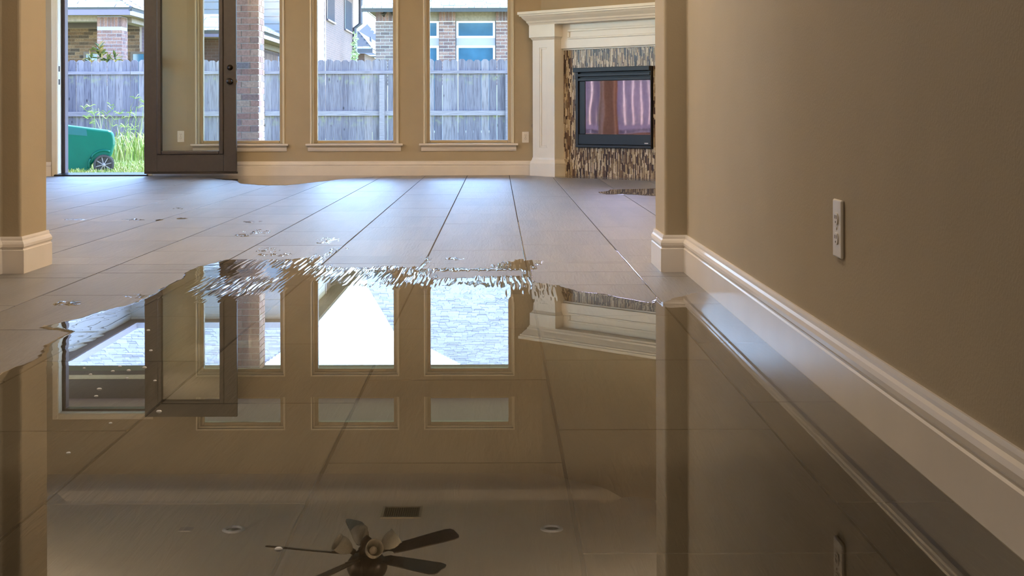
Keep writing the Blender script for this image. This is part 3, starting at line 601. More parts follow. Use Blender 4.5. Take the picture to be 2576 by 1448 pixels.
# ------------------------------------------------------------------ bricks
def brick_mesh(name, w, d, h):
    mb = MB(); c = .003; x, y, z = w/2, d/2, h/2
    mb.box((-x, -y, -z), (x, y, z)); me = bpy.data.meshes.new(name); me.from_pydata(mb.v, [], mb.f); return me
BRK = {}
for mn in ('brick', 'brick_tan', 'brick_red', 'brick_grey'):
    me = brick_mesh(mn, .203, .02, .066); me.materials.append(M[mn]); BRK[mn] = me
def lay(parent, kind, p0, ang, length, z0, z1, proud=.006, phase=0, header=False):
    """running-bond bricks on a face starting at p0, running at angle ang for length, the face to the right of the run"""
    d = Vector((math.cos(ang), math.sin(ang), 0)); nrm = Vector((d.y, -d.x, 0)); z = z0; row = phase; cnt = 0
    while z + .06 < z1:
        s = 0 if row % 2 == 0 else (-.1065 if not header else -.1065); first = True
        while s < length - .02:
            a, b_ = max(s, 0), min(s + .203, length)
            if b_ - a > .03:
                c = p0 + d*((a+b_)/2) + nrm*(proud - .01 + random.uniform(-.0015, .0015)); c.z = z + .033
                inst(BRK[kind], 'brick', c, parent, ((b_-a)/.203, 1, 1), (0, 0, ang)); cnt += 1
            s += .213
        z += .0762; row += 1
    return cnt
def soldier(parent, kind, p0, ang, length, z0, h=.203):
    d = Vector((math.cos(ang), math.sin(ang), 0)); nrm = Vector((d.y, -d.x, 0)); s = 0
    while s + .05 < length:
        w = min(.066, length - s); c = p0 + d*(s+w/2) + nrm*(.006-.01+random.uniform(-.001, .002)); c.z = z0 + h/2
        inst(BRK[kind], 'brick', c, parent, (h/.203, 1, w/.066), (0, math.radians(90), ang)); s += .0762
def patio_column(x0, label, full):
    e = empty('brick_column', (x0+.2, 17.4, PZ), label, 'column', 'patio brick columns')
    mb = MB(); mb.box((x0+.004, BY0+.004, PZ), (x0+.406, BY0+.406, pz0)); mb.build('mortar_core', M['mortar'], e)
    lay(e, 'brick', Vector((x0, BY0, 0)), 0, .41, PZ, pz0+.02); lay(e, 'brick', Vector((x0+.41, BY0, 0)), math.pi/2, .41, PZ, pz0+.02, phase=1)
    if full: lay(e, 'brick', Vector((x0, BY0+.41, 0)), -math.pi/2, .41, PZ, pz0+.02, phase=1)
patio_column((650-VX)/F*BY0-.41, 'pink and tan brick patio column right outside the left window', True)
for x0, lb in ((-7.3, 'brick patio column out of sight beyond the patio door'), (3.2, 'brick patio column out of sight behind the fireplace')): patio_column(x0, lb, False)
# ------------------------------------------------------------------ back fence
def picket_mesh(h, w):
    mb = MB(); x = w/2; mb.prism([(-x, 0), (x, 0), (x, h-.035), (x-.038, h), (-x+.038, h), (-x, h-.035)], 'y', -.009, .009)
    me = bpy.data.meshes.new('picket'); me.from_pydata(mb.v, [], mb.f); me.materials.append(M['picket']); return me
pm = picket_mesh(1.80, .138); FY = 26.0
GZ = -.18
fe = empty('picket_fence', (-4, FY, GZ), 'weathered grey dog-eared picket fence across the back of the yard', 'fence')
x = -9.0
while x < 2.6:
    inst(pm, 'picket', (x, FY+random.uniform(-.003, .003), GZ+random.uniform(-.012, .008)), fe, (random.uniform(.975, 1.012), 1, 1), (0, random.uniform(-.004, .004), 0)); x += .1415
for y0, h in ((183, .085), (284, .085)):
    zc = H - (y0-VY)/F*FY
    xx = -9.1
    while xx < 2.6:
        mb = MB(); mb.box((xx+.002, FY-.05, zc-h/2+(.03 if y0 < 200 else 0)), (xx+2.435, FY-.01, zc+h/2)); mb.build('rail', M['rail'], fe); xx += 2.44
for px in (30, 300-290, 620, 961, 1278, 1500):
    X = (px-VX)/F*(FY-.06)
    if px == 10: continue
    mb = MB(); mb.box((X-.045, FY-.10, GZ), (X+.045, FY-.012, H-(188-VY)/F*FY)); mb.build('post', M['rail'], fe)
# side fence mirrored in the fireplace glass
sf = empty('picket_fence', (-9.0, 14, GZ), 'weathered side fence left of the house, glimpsed only mirrored in the fire glass', 'fence')
y = 5.0
while y < 25.9:
    inst(pm, 'picket', (-9.15, y, GZ+random.uniform(-.012, .008)), sf, (1, 1, 1), (0, 0, math.radians(90))); y += .1415
for z in (.4, 1.35):
    mb = MB(); mb.box((-9.14, 5, z-.04), (-9.10, 25.9, z+.04)); mb.build('rail', M['rail'], sf)
# ------------------------------------------------------------------ roofs with shingle courses
def inside(p, poly):
    r = False; j = len(poly)-1
    for i in range(len(poly)):
        a, b_ = poly[i], poly[j]
        if (a[1] > p[1]) != (b_[1] > p[1]) and p[0] < (b_[0]-a[0])*(p[1]-a[1])/(b_[1]-a[1]+1e-12)+a[0]: r = not r
        j = i
    return r
def roof(parent, pts, expo=.15, name='roof_plane', wid=(.18, .42), thick=.1, lift=.015):
    """roof plane through 3-D points; first edge is the eave"""
    P = [Vector(p) for p in pts]; u = (P[1]-P[0]).normalized(); nn = Vector((0, 0, 0))
    for i in range(len(P)):
        nn += (P[i]-P[0]).cross(P[(i+1) % len(P)]-P[0])
    nn.normalize()
    if nn.z < 0: nn = -nn
    v = nn.cross(u).normalized()
    if v.z < 0: v = -v
    n = len(P); mb = MB(); mb.add([tuple(p) for p in P] + [tuple(p - nn*thick) for p in P], [tuple(range(n)), tuple(range(2*n-1, n-1, -1))] + [(i, (i+1) % n, (i+1) % n+n, i+n) for i in range(n)])
    o = mb.build(name, M['roofbase'], parent)
    q = [((p-P[0]).dot(u), (p-P[0]).dot(v)) for p in P]; vmax = max(t[1] for t in q); umin = min(t[0] for t in q); umax = max(t[0] for t in q)
    mb = MB(); vv = -.02
    while vv < vmax:
        xs_ = []; vc = max(vv+expo*.5, .02)
        for i in range(n):
            (ua, va), (ub, vb) = q[i], q[(i+1) % n]
            if (va > vc) != (vb > vc): xs_.append(ua + (vc-va)/(vb-va)*(ub-ua))
        if len(xs_) < 2: break
        lo, hi = min(xs_), max(xs_); uu = lo - random.uniform(0, .3)
        while uu < hi:
            w = random.uniform(*wid); a_, b_ = max(uu, lo), min(uu+w, hi)
            if b_ - a_ > .03:
                l1 = lift*random.choice((.35, .5, 1.3)); A = P[0] + u*(a_+.004) + v*vv; B = P[0] + u*(b_-.004) + v*vv
                p1, p2 = A + nn*l1, B + nn*l1; p3, p4 = B + v*(expo+.03) + nn*.004, A + v*(expo+.03) + nn*.004
                mb.add([A, B, p2, p1, p4, p3], [(0, 1, 2, 3), (3, 2, 5, 4)])
            uu += w
        vv += expo
    s_ = mb.build('shingles', M['shingle'], o, fix=False); tag(s_, kind='stuff')
    return o
def part(name, a, b_, mat, par, bevel=0):
    mb = MB(); mb.box(a, b_); return mb.build(name, M[mat], par, bevel=bevel)
def far_window(par, x0, x1, y, z0, z1, mat='winframe', split=None, fw=.05):
    """window facing the yard (-Y): frame pieces and panes"""
    w = part('window', (x0, y, z0), (x1, y+.06, z1), mat, par)
    bars = [(x0, x0+fw, z0, z1), (x1-fw, x1, z0, z1), (x0+fw, x1-fw, z0, z0+fw), (x0+fw, x1-fw, z1-fw, z1)]
    for a, b_, c, d in bars: part('window_frame', (a, y-.03, c), (b_, y, d), mat, w)
    part('pane', (x0+fw, y-.012, z0+fw), (x1-fw, y-.006, z1-fw), 'darkglass', w)
    return w
# ---- house behind the left of the fence
hA = empty('house', (-9, 36, GZ), 'two-storey neighbouring house with white siding and a brick porch, behind the fence at left', 'house')
ez = H + (VY-35)/F*30.6; EZ1 = ez + .17; s1 = .55        # fascia bottom / roof edge of the single-storey part
XA = -7.85
# porch walls
wa = part('porch_wall', (-16, 33.0, GZ), (-8.25, 33.2, ez+.1), 'mortar_tan', hA)
bx0 = -8.25 - .213*13
lay(wa, 'brick_tan', Vector((bx0, 33.0, 0)), 0, .213*13, 1.25, ez-.12)
part('frieze_board', (-16, 32.94, ez-.13), (-8.25, 33.0, ez+.05), 'brown', hA)
part('side_wall', (-8.45, 33.2, GZ), (-8.25, 41, ez+.1), 'farbrick', hA)
cx0 = (245-VX)/F*31.0; cx1 = (306-VX)/F*31.0
col = part('porch_column', (cx0, 31.0, GZ), (cx1, 31.5, ez), 'mortar_lav', hA)
lay(col, 'brick_red', Vector((cx0, 31.0, 0)), 0, cx1-cx0, 1.25, ez-.26, header=True); lay(col, 'brick_red', Vector((cx1, 31.0, 0)), math.pi/2, .5, 1.25, ez-.26, phase=1)
soldier(col, 'brick_red', Vector((cx0, 31.0, 0)), 0, cx1-cx0, ez-.225); soldier(col, 'brick_red', Vector((cx1, 31.0, 0)), math.pi/2, .5, ez-.225)
far_window(hA, (212-VX)/F*33, (262-VX)/F*33, 32.97, .9, H+(VY-128)/F*33, 'brown'); far_window(hA, (330-VX)/F*33, (385-VX)/F*33, 32.97, .9, H+(VY-128)/F*33, 'brown')
# fascia, soffit, roof of the porch
part('fascia', (-16, 30.58, ez), (XA, 30.62, EZ1), 'fascia', hA); part('fascia', (XA-.04, 30.62, ez), (XA, 40.2, EZ1), 'fascia', hA)
part('soffit', (-16, 30.62, ez+.01), (XA-.04, 33.0, ez+.04), 'soffit', hA); part('soffit', (-8.3, 33.0, ez+.01), (XA-.04, 40.2, ez+.04), 'soffit', hA)
part('porch_header', (-16, 31.02, ez-.11), (cx0, 31.4, ez+.01), 'soffit', hA); part('porch_header', (-8.30, 31.5, ez-.11), (-8.05, 33.0, ez+.01), 'soffit', hA)
hz = EZ1 + s1*3
roof(hA, [(-16, 30.55, EZ1), (XA+.04, 30.55, EZ1), (XA-2.96, 33.55, hz), (-16, 33.55, hz)], wid=(.25, .5))
roof(hA, [(XA+.04, 30.55, EZ1), (XA+.04, 40.2, EZ1), (XA-2.96, 40.2, hz), (XA-2.96, 33.55, hz)], wid=(.25, .5))
# second, lower eave seen through the left window
X2 = -5.86; e2 = H + (VY-95)/F*35.9
part('side_wall', (X2-2.3, 36.2, GZ), (X2-.42, 41.0, e2), 'farbrick', hA)
sw = part('soldier_band', (X2-.43, 36.2, e2-.55), (X2-.40, 41.0, e2-.25), 'mortar_lav', hA)
soldier(sw, 'brick_red', Vector((X2-.40, 36.2, 0)), math.pi/2, 4.6, e2-.55, .30)
part('frieze_board', (X2-.42, 36.2, e2-.14), (X2-.36, 41.0, e2), 'soffit', hA)
part('fascia', (X2-.04, 35.2, e2), (X2, 41.0, e2+.17), 'fascia', hA); part('fascia', (X2-2.2, 35.16, e2), (X2, 35.2, e2+.17), 'fascia', hA)
part('soffit', (X2-2.2, 35.2, e2+.01), (X2-.04, 41.0, e2+.03), 'soffit', hA)
roof(hA, [(X2+.04, 35.1, e2+.17), (X2+.04, 41.0, e2+.17), (X2-.76, 41.0, e2+.17+.8*.55), (X2-.76, 35.9, e2+.17+.8*.55)])
roof(hA, [(X2-2.2, 35.1, e2+.17), (X2+.04, 35.1, e2+.17), (X2-.76, 35.9, e2+.17+.8*.55), (X2-2.2, 35.9, e2+.17+.8*.55)])
# two-storey mass
Y2, XS, ZE = 41.5, -5.72, 5.32
part('upper_wall', (-16, Y2, GZ), (XS, Y2+.3, ZE), 'siding', hA)
part('brick_side', (XS-.4, Y2+.3, GZ), (XS-.02, 57.0, ZE), 'farbrick', hA)
pl = .212; z = 2.2; cnt = 0
while z < ZE:
    mb = MB(); mb.prism([(Y2-.004, z+pl+.02), (Y2-.004, z), (Y2-.036, z), (Y2-.012, z+pl+.01)], 'x', -10.75, XS); mb.build('siding_board', M['siding'], hA)
    mb = MB(); mb.prism([(XS-.002, z+pl+.02), (XS-.002, z), (XS+.018, z), (XS+.008, z+pl+.02)], 'y', Y2, 47.2); mb.build('siding_board', M['siding'], hA)
    z += pl
part('corner_board', (XS-.01, 47.2, 1.6), (XS+.03, 47.45, ZE), 'fascia', hA)
part('brick_skirt', (XS-.02, Y2+.3, GZ), (XS+.03, 47.2, 2.15), 'farbrick', hA)
for y0, y1 in ((48.0, 50.3), (53.6, 56.2)):
    wz0 = H + (VY-47)/F*48.2
    w = part('window', (XS-.06, y0, wz0), (XS+.004, y1, ZE-.35), 'recess_shade', hA); part('window_frame', (XS-.02, y0, wz0-.05), (XS+.05, y1, wz0), 'fascia', w); part('window_frame', (XS-.02, y0-.06, wz0), (XS+.02, y0, ZE-.35), 'pipe', w)
# left wing wall: siding and gutter running toward the yard
XWg = -10.66
part('wing_wall', (-16, 33.6, 2.5), (XWg, Y2, ZE), 'siding', hA)
z = 3.0
while z < ZE - .1:
    mb = MB(); mb.prism([(XWg-.002, z+pl+.02), (XWg-.002, z), (XWg+.035, z), (XWg+.010, z+pl+.01)], 'y', 33.6, Y2); mb.build('siding_board', M['siding'], hA); z += pl
part('eave_soffit', (XWg, 33.0, ZE-.02), (XWg+.26, Y2-.5, ZE+.02), 'brown', hA); part('gutter', (XWg+.20, 33.0, ZE), (XWg+.32, Y2-.5, ZE+.17), 'gutter', hA)
part('wing_roof', (-16, 33.0, ZE+.02), (XWg+.20, Y2-.2, ZE+.14), 'roofbase', hA)
# eaves of the main mass
part('eave_soffit', (XWg, Y2-.5, ZE-.02), (XS+.5, Y2, ZE+.02), 'brown', hA); part('gutter', (XWg+.3, Y2-.56, ZE), (XS+.56, Y2-.44, ZE+.16), 'gutter', hA)
part('eave_soffit', (XS-.02, Y2, ZE-.02), (XS+.5, 57.5, ZE+.02), 'brown', hA); part('gutter', (XS+.44, Y2-.44, ZE), (XS+.56, 57.5, ZE+.16), 'gutter', hA)
s2 = .75; zr = ZE+.14
roof(hA, [(-18, Y2-.52, zr), (XS+.52, Y2-.52, zr), (XS+.52-6, Y2-.52+6, zr+6*s2), (-18, Y2-.52+6, zr+6*s2)], expo=.14, wid=(.13, .34))
roof(hA, [(XS+.52, Y2-.52, zr), (XS+.52, 57.5, zr), (XS+.52-6, 57.5, zr+6*s2), (XS+.52-6, Y2-.52+6, zr+6*s2)], expo=.16)
# downspout
mb = MB(); mb.tube([(XS+.06, 56.75, 1.0), (XS+.06, 56.75, H+(VY-70)/F*56.7), (XS+.30, 56.75, H+(VY-58)/F*56.7), (XS+.30, 56.75, ZE)], .10, 8); mb.build('downspout', M['pipe'], hA)
# ---- house behind the right windows
hB = empty('house', (0, 34, GZ), 'single-storey brick neighbouring house with a pale fascia, behind the right windows', 'house')
BYW = 32.5; fb0 = H + (VY-22)/F*32; RB = 3.0
xl = (914-VX)/F*32
part('fascia', (xl, 31.98, fb0), (9, 32.02, RB-.02), 'gutter', hB); part('fascia', (xl, 32.02, fb0), (xl+.04, 36, RB-.02), 'gutter', hB)
part('soffit', (xl+.04, 32.02, fb0+.01), (9, BYW+.2, fb0+.04), 'soffit', hB); part('soffit', (xl+.04, BYW+.2, fb0+.01), (-2.4, 36, fb0+.04), 'soffit', hB)
part('wall_core', (-2.32, BYW+.2, GZ), (9, BYW+.4, fb0), 'mortar_lav', hB)
part('side_wall', (-2.77, BYW+.4, GZ), (-2.4, 42, fb0), 'farbrick', hB)
def pier(x0, x1, y=BYW):
    p_ = part('brick_pier', (x0, y+.004, GZ), (x1, y+.3, fb0), 'mortar_pale', hB)
    lay(p_, 'brick_grey' if x0 < -2 else 'brick_red', Vector((x0, y, 0)), 0, x1-x0, 1.28, fb0-.25, phase=int(x0 > -2)); soldier(p_, 'brick_red', Vector((x0, y, 0)), 0, x1-x0, fb0-.24, .21)
    return p_
def bx(px): return (px-VX)/F*BYW
cB = pier(bx(946), bx(1012)); lay(cB, 'brick_grey', Vector((bx(946), BYW+.3, 0)), -math.pi/2, .3, 1.28, fb0-.25)
pier(bx(1105), bx(1146)); pier(bx(1248), bx(1330))
part('wall_right', (bx(1330), BYW, GZ), (9, BYW+.3, fb0), 'farbrick', hB)
part('lintel_panel', (bx(1012), BYW+.06, H+(VY-52)/F*BYW), (bx(1105), BYW+.2, fb0), 'soffit', hB); part('lintel_panel', (bx(1146), BYW+.06, H+(VY-52)/F*BYW), (bx(1248), BYW+.2, fb0), 'soffit', hB)
for a, b_ in ((1024, 1104), (1148, 1246)):
    far_window(hB, bx(a), bx(b_), BYW+.12, H+(VY-95)/F*BYW, H+(VY-51)/F*BYW); far_window(hB, bx(a), bx(b_), BYW+.12, .2, H+(VY-114)/F*BYW)
    part('spandrel', (bx(a), BYW+.10, H+(VY-114)/F*BYW), (bx(b_), BYW+.2, H+(VY-95)/F*BYW), 'gutter', hB)
sB = .5
def zB(y): return RB + sB*(y-31.95)
roof(hB, [(xl-.04, 31.95, RB), (9, 31.95, RB), (9, 41.5, zB(41.5)), (1.1, 41.5, zB(41.5)), (-.84, 38.2, zB(38.2)), (-1.75, 36.7, zB(36.7)), (-2.57, 35.6, zB(35.6))], expo=.125, wid=(.12, .30))
mb = MB(); mb.prism([(xl, 32.2), (-2.57, 35.5), (-1.75, 36.6), (-.84, 38.1), (1.1, 41.3), (1.1, 42), (-2.4, 42), (xl, 36)], 'z', fb0+.04, RB+.02); mb.build('attic', M['farbrick'], hB)
# twin flood lamp under the eave
fl = empty('flood_lamp', PX(978, 26, 32.3), 'twin-head flood lamp under the eave of the right house', 'lamp'); c = PX(978, 26, 32.3)
mb = MB(); mb.lathe([(.001, 0), (.06, 0), (.05, -.04), (.001, -.05)], 14, Matrix.Translation((c.x, c.y, fb0+.0)), cap=False); mb.build('base', M['bronze'], fl)
for s in (-1, 1):
    T = Matrix.Translation((c.x+s*.06, c.y-.02, fb0-.05)) @ Matrix.Rotation(math.radians(s*-50), 4, 'Y') @ Matrix.Rotation(math.radians(15), 4, 'X')
    mb = MB(); mb.lathe([(.02, .02), (.03, 0), (.035, -.06), (.06, -.10), (.001, -.11)], 14, T); mb.build('lamp_head', M['bronze'], fl, smooth=True)
# ---- far house between them
hC = empty('house', (-6, 60, GZ), 'far grey-roofed house seen in the gap between the two neighbours', 'house')
zc = H + (VY-132)/F*60; xc = (938-VX)/F*60
part('walls', (-9, 60.6, GZ), (xc-.4, 71, zc), 'farbrick', hC); part('fascia', (-9, 59.95, zc), (xc, 60.0, zc+.2), 'pipe', hC); part('fascia', (xc-.04, 60, zc), (xc, 71, zc+.15), 'pipe', hC)
ap = .70
roof(hC, [(-9, 59.95, zc+.18), (xc, 59.95, zc+.18), (xc-ap, 60.95, zc+.98), (-9, 61.1, zc+.98)], expo=.2, wid=(.3, .6)); roof(hC, [(xc, 59.95, zc+.18), (xc, 71, zc+.18), (xc-ap, 71, zc+.98), (xc-ap, 60.95, zc+.98)], expo=.2, wid=(.3, .6))
for px, y0, y1 in ((915, 92, 103), (933, 92, 116)):
    p = PX(px, y1, 63.5); mb = MB(); mb.tube([p, p + Vector((0, 0, (y1-y0)/F*63.5))], .045, 8); mb.build('vent_pipe', M['pipe'], hC)
hD = empty('house', (-5, 72, GZ), 'farthest light grey roof rising behind the gap', 'house')
q = [PX(899, 80, 70), PX(1000, 140, 70), PX(1000, 56, 73), PX(930, 56, 73)]
roof(hD, [PX(880, 140, 74), PX(1000, 140, 74), PX(1000, 55, 78), PX(930, 55, 78), PX(899, 80, 76.5)], expo=.22, wid=(.4, .8)); part('walls', (-7, 74.5, GZ), (-4, 78, 3.0), 'farbrick', hD)
# tree sprig in the gap
tr2 = empty('tree', PX(893, 150, 50), 'small pale green tree in the gap between the houses', 'tree'); mb = MB()
for i in range(160):
    p = PX(random.gauss(893, 4), random.choice((random.gauss(105, 12), random.gauss(138, 6))), 53+random.uniform(-.6, .6)); a = Vector((random.uniform(-1, 1), random.uniform(-1, 1), random.uniform(-.3, 1))).normalized()*.07; b_ = a.orthogonal().normalized()*.03
    mb.add([p-a, p+b_, p+a, p-b_], [(0, 1, 2, 3)])
tag(mb.build('foliage', M['treeleaf'], tr2, fix=False), kind='stuff')
p = PX(893, 150, 53); mb = MB(); mb.tube([(p.x, 53, GZ), (p.x, 53, 3.2)], [.05, .015], 6); mb.build('trunk', M['stem'], tr2)
# ------------------------------------------------------------------ shrub behind the fence
sh = empty('shrub', PX(255, 150, 28.2), 'leafy magnolia shrub peeking over the fence in front of the porch column', 'shrub'); b_ = PX(255, 150, 28.2)
lm = bpy.data.meshes.new('leaf'); lm.from_pydata([(0, 0, 0), (.028, .06, .012), (.022, .12, .01), (0, .17, -.01), (-.022, .12, .01), (-.028, .06, .012)], [], [(0, 1, 2, 3), (0, 3, 4, 5)]); lm.materials.append(M['leaf'])
for cx, cy, n_, r_ in ((252, 122, 34, 1.0), (229, 142, 16, .9), (272, 140, 8, .9), (290, 143, 14, .9), (262, 147, 8, .8)):
    top = PX(cx, cy+6, 28.2); mb = MB(); mb.tube([(top.x+random.uniform(-.1, .1), 28.2, GZ), top], [.02, .008], 6); mb.build('stem', M['stem'], sh)
    for i in range(n_):
        q = top + Vector((random.uniform(-.03, .03), random.uniform(-.05, .05), random.uniform(-.14, .07)*r_))
        inst(lm, 'leaf', q, sh, (r_*1.15,)*3, (random.uniform(-.3, 1.3), random.uniform(-.4, .4), random.uniform(0, 6.28)))
# ------------------------------------------------------------------ wheeled bin lying in the grass
BYc = 19.3
bn = empty('wheeled_bin', ((260.6-VX)/F*BYc, BYc, GZ), 'green wheeled rubbish bin lying on its side in the grass outside the door', 'bin')
def bp_(px, py): p = PX(px, py, BYc); return (p.x, p.z)
outl = [(-6.42, .555), bp_(155, 309), bp_(272, 325), bp_(282, 328), bp_(286, 338), bp_(288, 350), bp_(288, 362), bp_(283, 382), bp_(278, 393), bp_(262, 398), bp_(240, 402), bp_(231, 412), bp_(228, 424), bp_(227, 432), (-6.42, -.165)]
mb = MB(); mb.prism(outl, 'y', BYc, BYc+.56); mb.build('body', M['green'], bn, bevel=.045, seg=4)
mb = MB(); mb.prism([(x*1.0, z) for x, z in (bp_(161, 314), bp_(219, 322), bp_(221, 339), bp_(165, 334))], 'y', BYc-.003, BYc+.01); mb.build('label_panel', M['decal'], bn)
arc = [bp_(260.6 + 36*math.cos(t), 411.6 - 36*math.sin(t)) for t in [math.radians(a) for a in range(65, 196, 10)]]
mb = MB(); mb.tube([(x, BYc-.004, z) for x, z in arc], .016, 8); mb.build('wheel_arch', M['green'], bn, smooth=True)
mb = MB(); mb.box((-6.47, BYc-.03, -.17), (-6.40, BYc+.59, .60)); mb.build('rim', M['green'], bn, bevel=.015)
mb = MB(); mb.prism([(-6.50, -.15), (-6.47, -.17), (-6.47, .61), (-6.52, .58), (-6.54, .2)], 'y', BYc-.03, BYc+.59); mb.build('lid', M['green'], bn, bevel=.012)
wx, wz = bp_(260.6, 411.6)
for yy_ in (BYc-.02, BYc+.52):
    T = Matrix.Translation((wx, yy_+.03, wz)) @ Matrix.Rotation(math.radians(90), 4, 'X'); mb = MB()
    mb.lathe([(.108, -.02), (.128, -.02), (.132, -.01), (.132, .05), (.128, .06), (.108, .06), (.104, .05), (.104, -.01)], 40, T, cap=False)
    mb.lathe([(.001, -.005), (.105, -.005), (.105, .022), (.001, .022)], 32, T, cap=False); wl = mb.build('wheel', M['tyre'], bn, smooth=False)
    for i in range(44):
        a = 2*math.pi*i/44; mb = None
    mb = MB()
    for i in range(44): mb.box((.130, -.006, -.005), (.1375, .006, .055), T @ Matrix.Rotation(2*math.pi*i/44, 4, 'Z'))
    tag(mb.build('tread', M['tyre'], wl), kind='stuff')
    for i in range(8):
        mb = MB(); mb.box((.02, -.006, .02), (.106, .006, .045), T @ Matrix.Rotation(2*math.pi*(i+.3)/8, 4, 'Z')); mb.build('spoke', M['grey'], wl, bevel=.003)
    mb = MB(); mb.lathe([(.001, .02), (.026, .02), (.024, .055), (.001, .06)], 18, T, cap=False); mb.build('hub', M['grey'], wl, smooth=True)
mb = MB(); mb.tube([(wx, BYc, wz), (wx, BYc+.55, wz)], .012, 8); mb.build('axle', M['tyre'], bn)
bn.rotation_euler.z = math.radians(15)
# ------------------------------------------------------------------ grass
def blades(name, n, yr, pr, hr, wr, mat, label, cat, head=0):
    mb = MB()
    for i in range(n):
        y = random.uniform(*yr); x = (random.uniform(*pr)-VX)/F*y; h = random.uniform(*hr); w = random.uniform(*wr); a = random.uniform(0, 6.28); ln = random.uniform(.15, .7)*h
        d = Vector((math.cos(a), math.sin(a), 0)); sd_ = Vector((-d.y, d.x, 0))*w; o_ = Vector((x, y, GZ))
        pts = [o_, o_ + d*ln*.2 + Vector((0, 0, h*.5)), o_ + d*ln*.55 + Vector((0, 0, h*.85)), o_ + d*ln + Vector((0, 0, h*random.uniform(.75, 1)))]
        mb.add([pts[0]-sd_, pts[0]+sd_, pts[1]-sd_*.9, pts[1]+sd_*.9, pts[2]-sd_*.6, pts[2]+sd_*.6, pts[3]], [(0, 1, 3, 2), (2, 3, 5, 4), (4, 5, 6)])
        if head and random.random() < head:
            for j in range(4):
                q = pts[3]; dd = Vector((random.uniform(-1, 1), random.uniform(-1, 1), random.uniform(-.2, .6))).normalized()*.12; s2_ = Vector((0, 0, .006))
                mb.add([q-s2_, q+dd*.6-s2_+Vector((0,0,.02)), q+dd, q+dd*.6+s2_+Vector((0,0,.02)), q+s2_], [(0, 1, 2, 3, 4)])
    return tag(mb.build(name, M[mat], fix=False), label, cat, kind='stuff')
blades('short_grass', 9000, (18.0, 25.8), (140, 380), (.04, .12), (.003, .006), 'blade', 'short sunlit lawn grass between the patio and the fence', 'grass')
blades('tall_grass', 420, (22.5, 25.7), (282, 400), (.25, .62), (.006, .012), 'blade', 'tall green weeds growing against the fence beside the bin', 'grass')
blades('seed_grass', 40, (23.5, 25.7), (230, 380), (.7, 1.15), (.003, .005), 'blade', 'pale seed heads of tall wild grass in front of the fence', 'grass', head=1)
# ------------------------------------------------------------------ water on the floor
WZL = .0022
def vnoise(x, y, seed):
    r_ = np.random.default_rng(seed); T = r_.random((256, 256)); xi = np.floor(x).astype(int); yi = np.floor(y).astype(int); fx_ = x-xi; fy_ = y-yi
    fx_ = fx_*fx_*(3-2*fx_); fy_ = fy_*fy_*(3-2*fy_); a = T[xi % 256, yi % 256]; b = T[(xi+1) % 256, yi % 256]; c = T[xi % 256, (yi+1) % 256]; d = T[(xi+1) % 256, (yi+1) % 256]
    return (a*(1-fx_)+b*fx_)*(1-fy_) + (c*(1-fx_)+d*fx_)*fy_ - .5
def floorpt(px, py): y = F*H/(py-VY); return ((px-VX)/F*y, y)
def sdf(X, Y, poly):                                 # signed distance to a polygon, positive inside
    d = np.full(X.shape, 1e9); ins = np.zeros(X.shape, bool); n = len(poly)
    for i in range(n):
        (x1, y1), (x2, y2) = poly[i], poly[(i+1) % n]; ex, ey = x2-x1, y2-y1; t = np.clip(((X-x1)*ex+(Y-y1)*ey)/(ex*ex+ey*ey+1e-12), 0, 1)
        d = np.minimum(d, np.hypot(X-x1-t*ex, Y-y1-t*ey)); c = (y1 > Y) != (y2 > Y)
        with np.errstate(divide='ignore', invalid='ignore'): ins ^= c & (X < (x2-x1)*(Y-y1)/(y2-y1+1e-12)+x1)
    return np.where(ins, d, -d)
def film_grid(x0, x1, y0, y1, dx, dy, fn, zmax, men):
    xs = np.arange(x0, x1+dx*.5, dx); ys = np.arange(y0, y1+dy*.5, dy); X, Y = np.meshgrid(xs, ys, indexing='ij'); D, Zr = fn(X, Y)
    Z = np.where(D > 0, zmax*np.clip(D/men, .0, 1)**.5 + Zr, -.0012); keep = D > 0; nx, ny = X.shape
    q = (keep[:-1, :-1] | keep[1:, :-1] | keep[:-1, 1:] | keep[1:, 1:]); I = np.arange(nx*ny).reshape(nx, ny); ii, jj = np.nonzero(q)
    fc = np.stack([I[ii, jj], I[ii+1, jj], I[ii+1, jj+1], I[ii, jj+1]], 1); used = np.unique(fc); mpn = -np.ones(nx*ny, int); mpn[used] = np.arange(len(used)); fc = mpn[fc]
    V = np.stack([X.ravel(), Y.ravel(), Z.ravel()], 1)[used]
    return V, fc
def film(name, x0, x1, y0, y1, dx, dy, fn, mat, label, group=None, zmax=WZL, extra=None, men=.012):
    VV, FF = [], []; off = 0
    for (x0, x1, y0, y1, dx, dy) in ([(x0, x1, y0, y1, dx, dy)] if not isinstance(x0, list) else x0):
        V, fc = film_grid(x0, x1, y0, y1, dx, dy, fn, zmax, men); VV.append(V); FF.append(fc + off); off += len(V)
    V = np.vstack(VV); fc = np.vstack(FF)
    if extra is not None: n0 = len(V); V = np.vstack([V, np.array(extra)]); fc = np.vstack([fc, np.arange(n0, n0+len(extra)).reshape(-1, 4)])
    me = bpy.data.meshes.new(name); me.vertices.add(len(V)); me.vertices.foreach_set('co', V.astype(np.float32).ravel()); me.loops.add(fc.size); me.polygons.add(len(fc))
    me.loops.foreach_set('vertex_index', fc.astype(np.int32).ravel()); me.polygons.foreach_set('loop_start', np.arange(0, fc.size, 4, dtype=np.int32)); me.polygons.foreach_set('loop_total', np.full(len(fc), 4, np.int32))
    me.polygons.foreach_set('use_smooth', np.ones(len(fc), bool)); me.update(calc_edges=True); me.validate(); me.materials.append(M[mat])
    o = bpy.data.objects.new(name, me); C.objects.link(o); return tag(o, label, 'puddle', group)
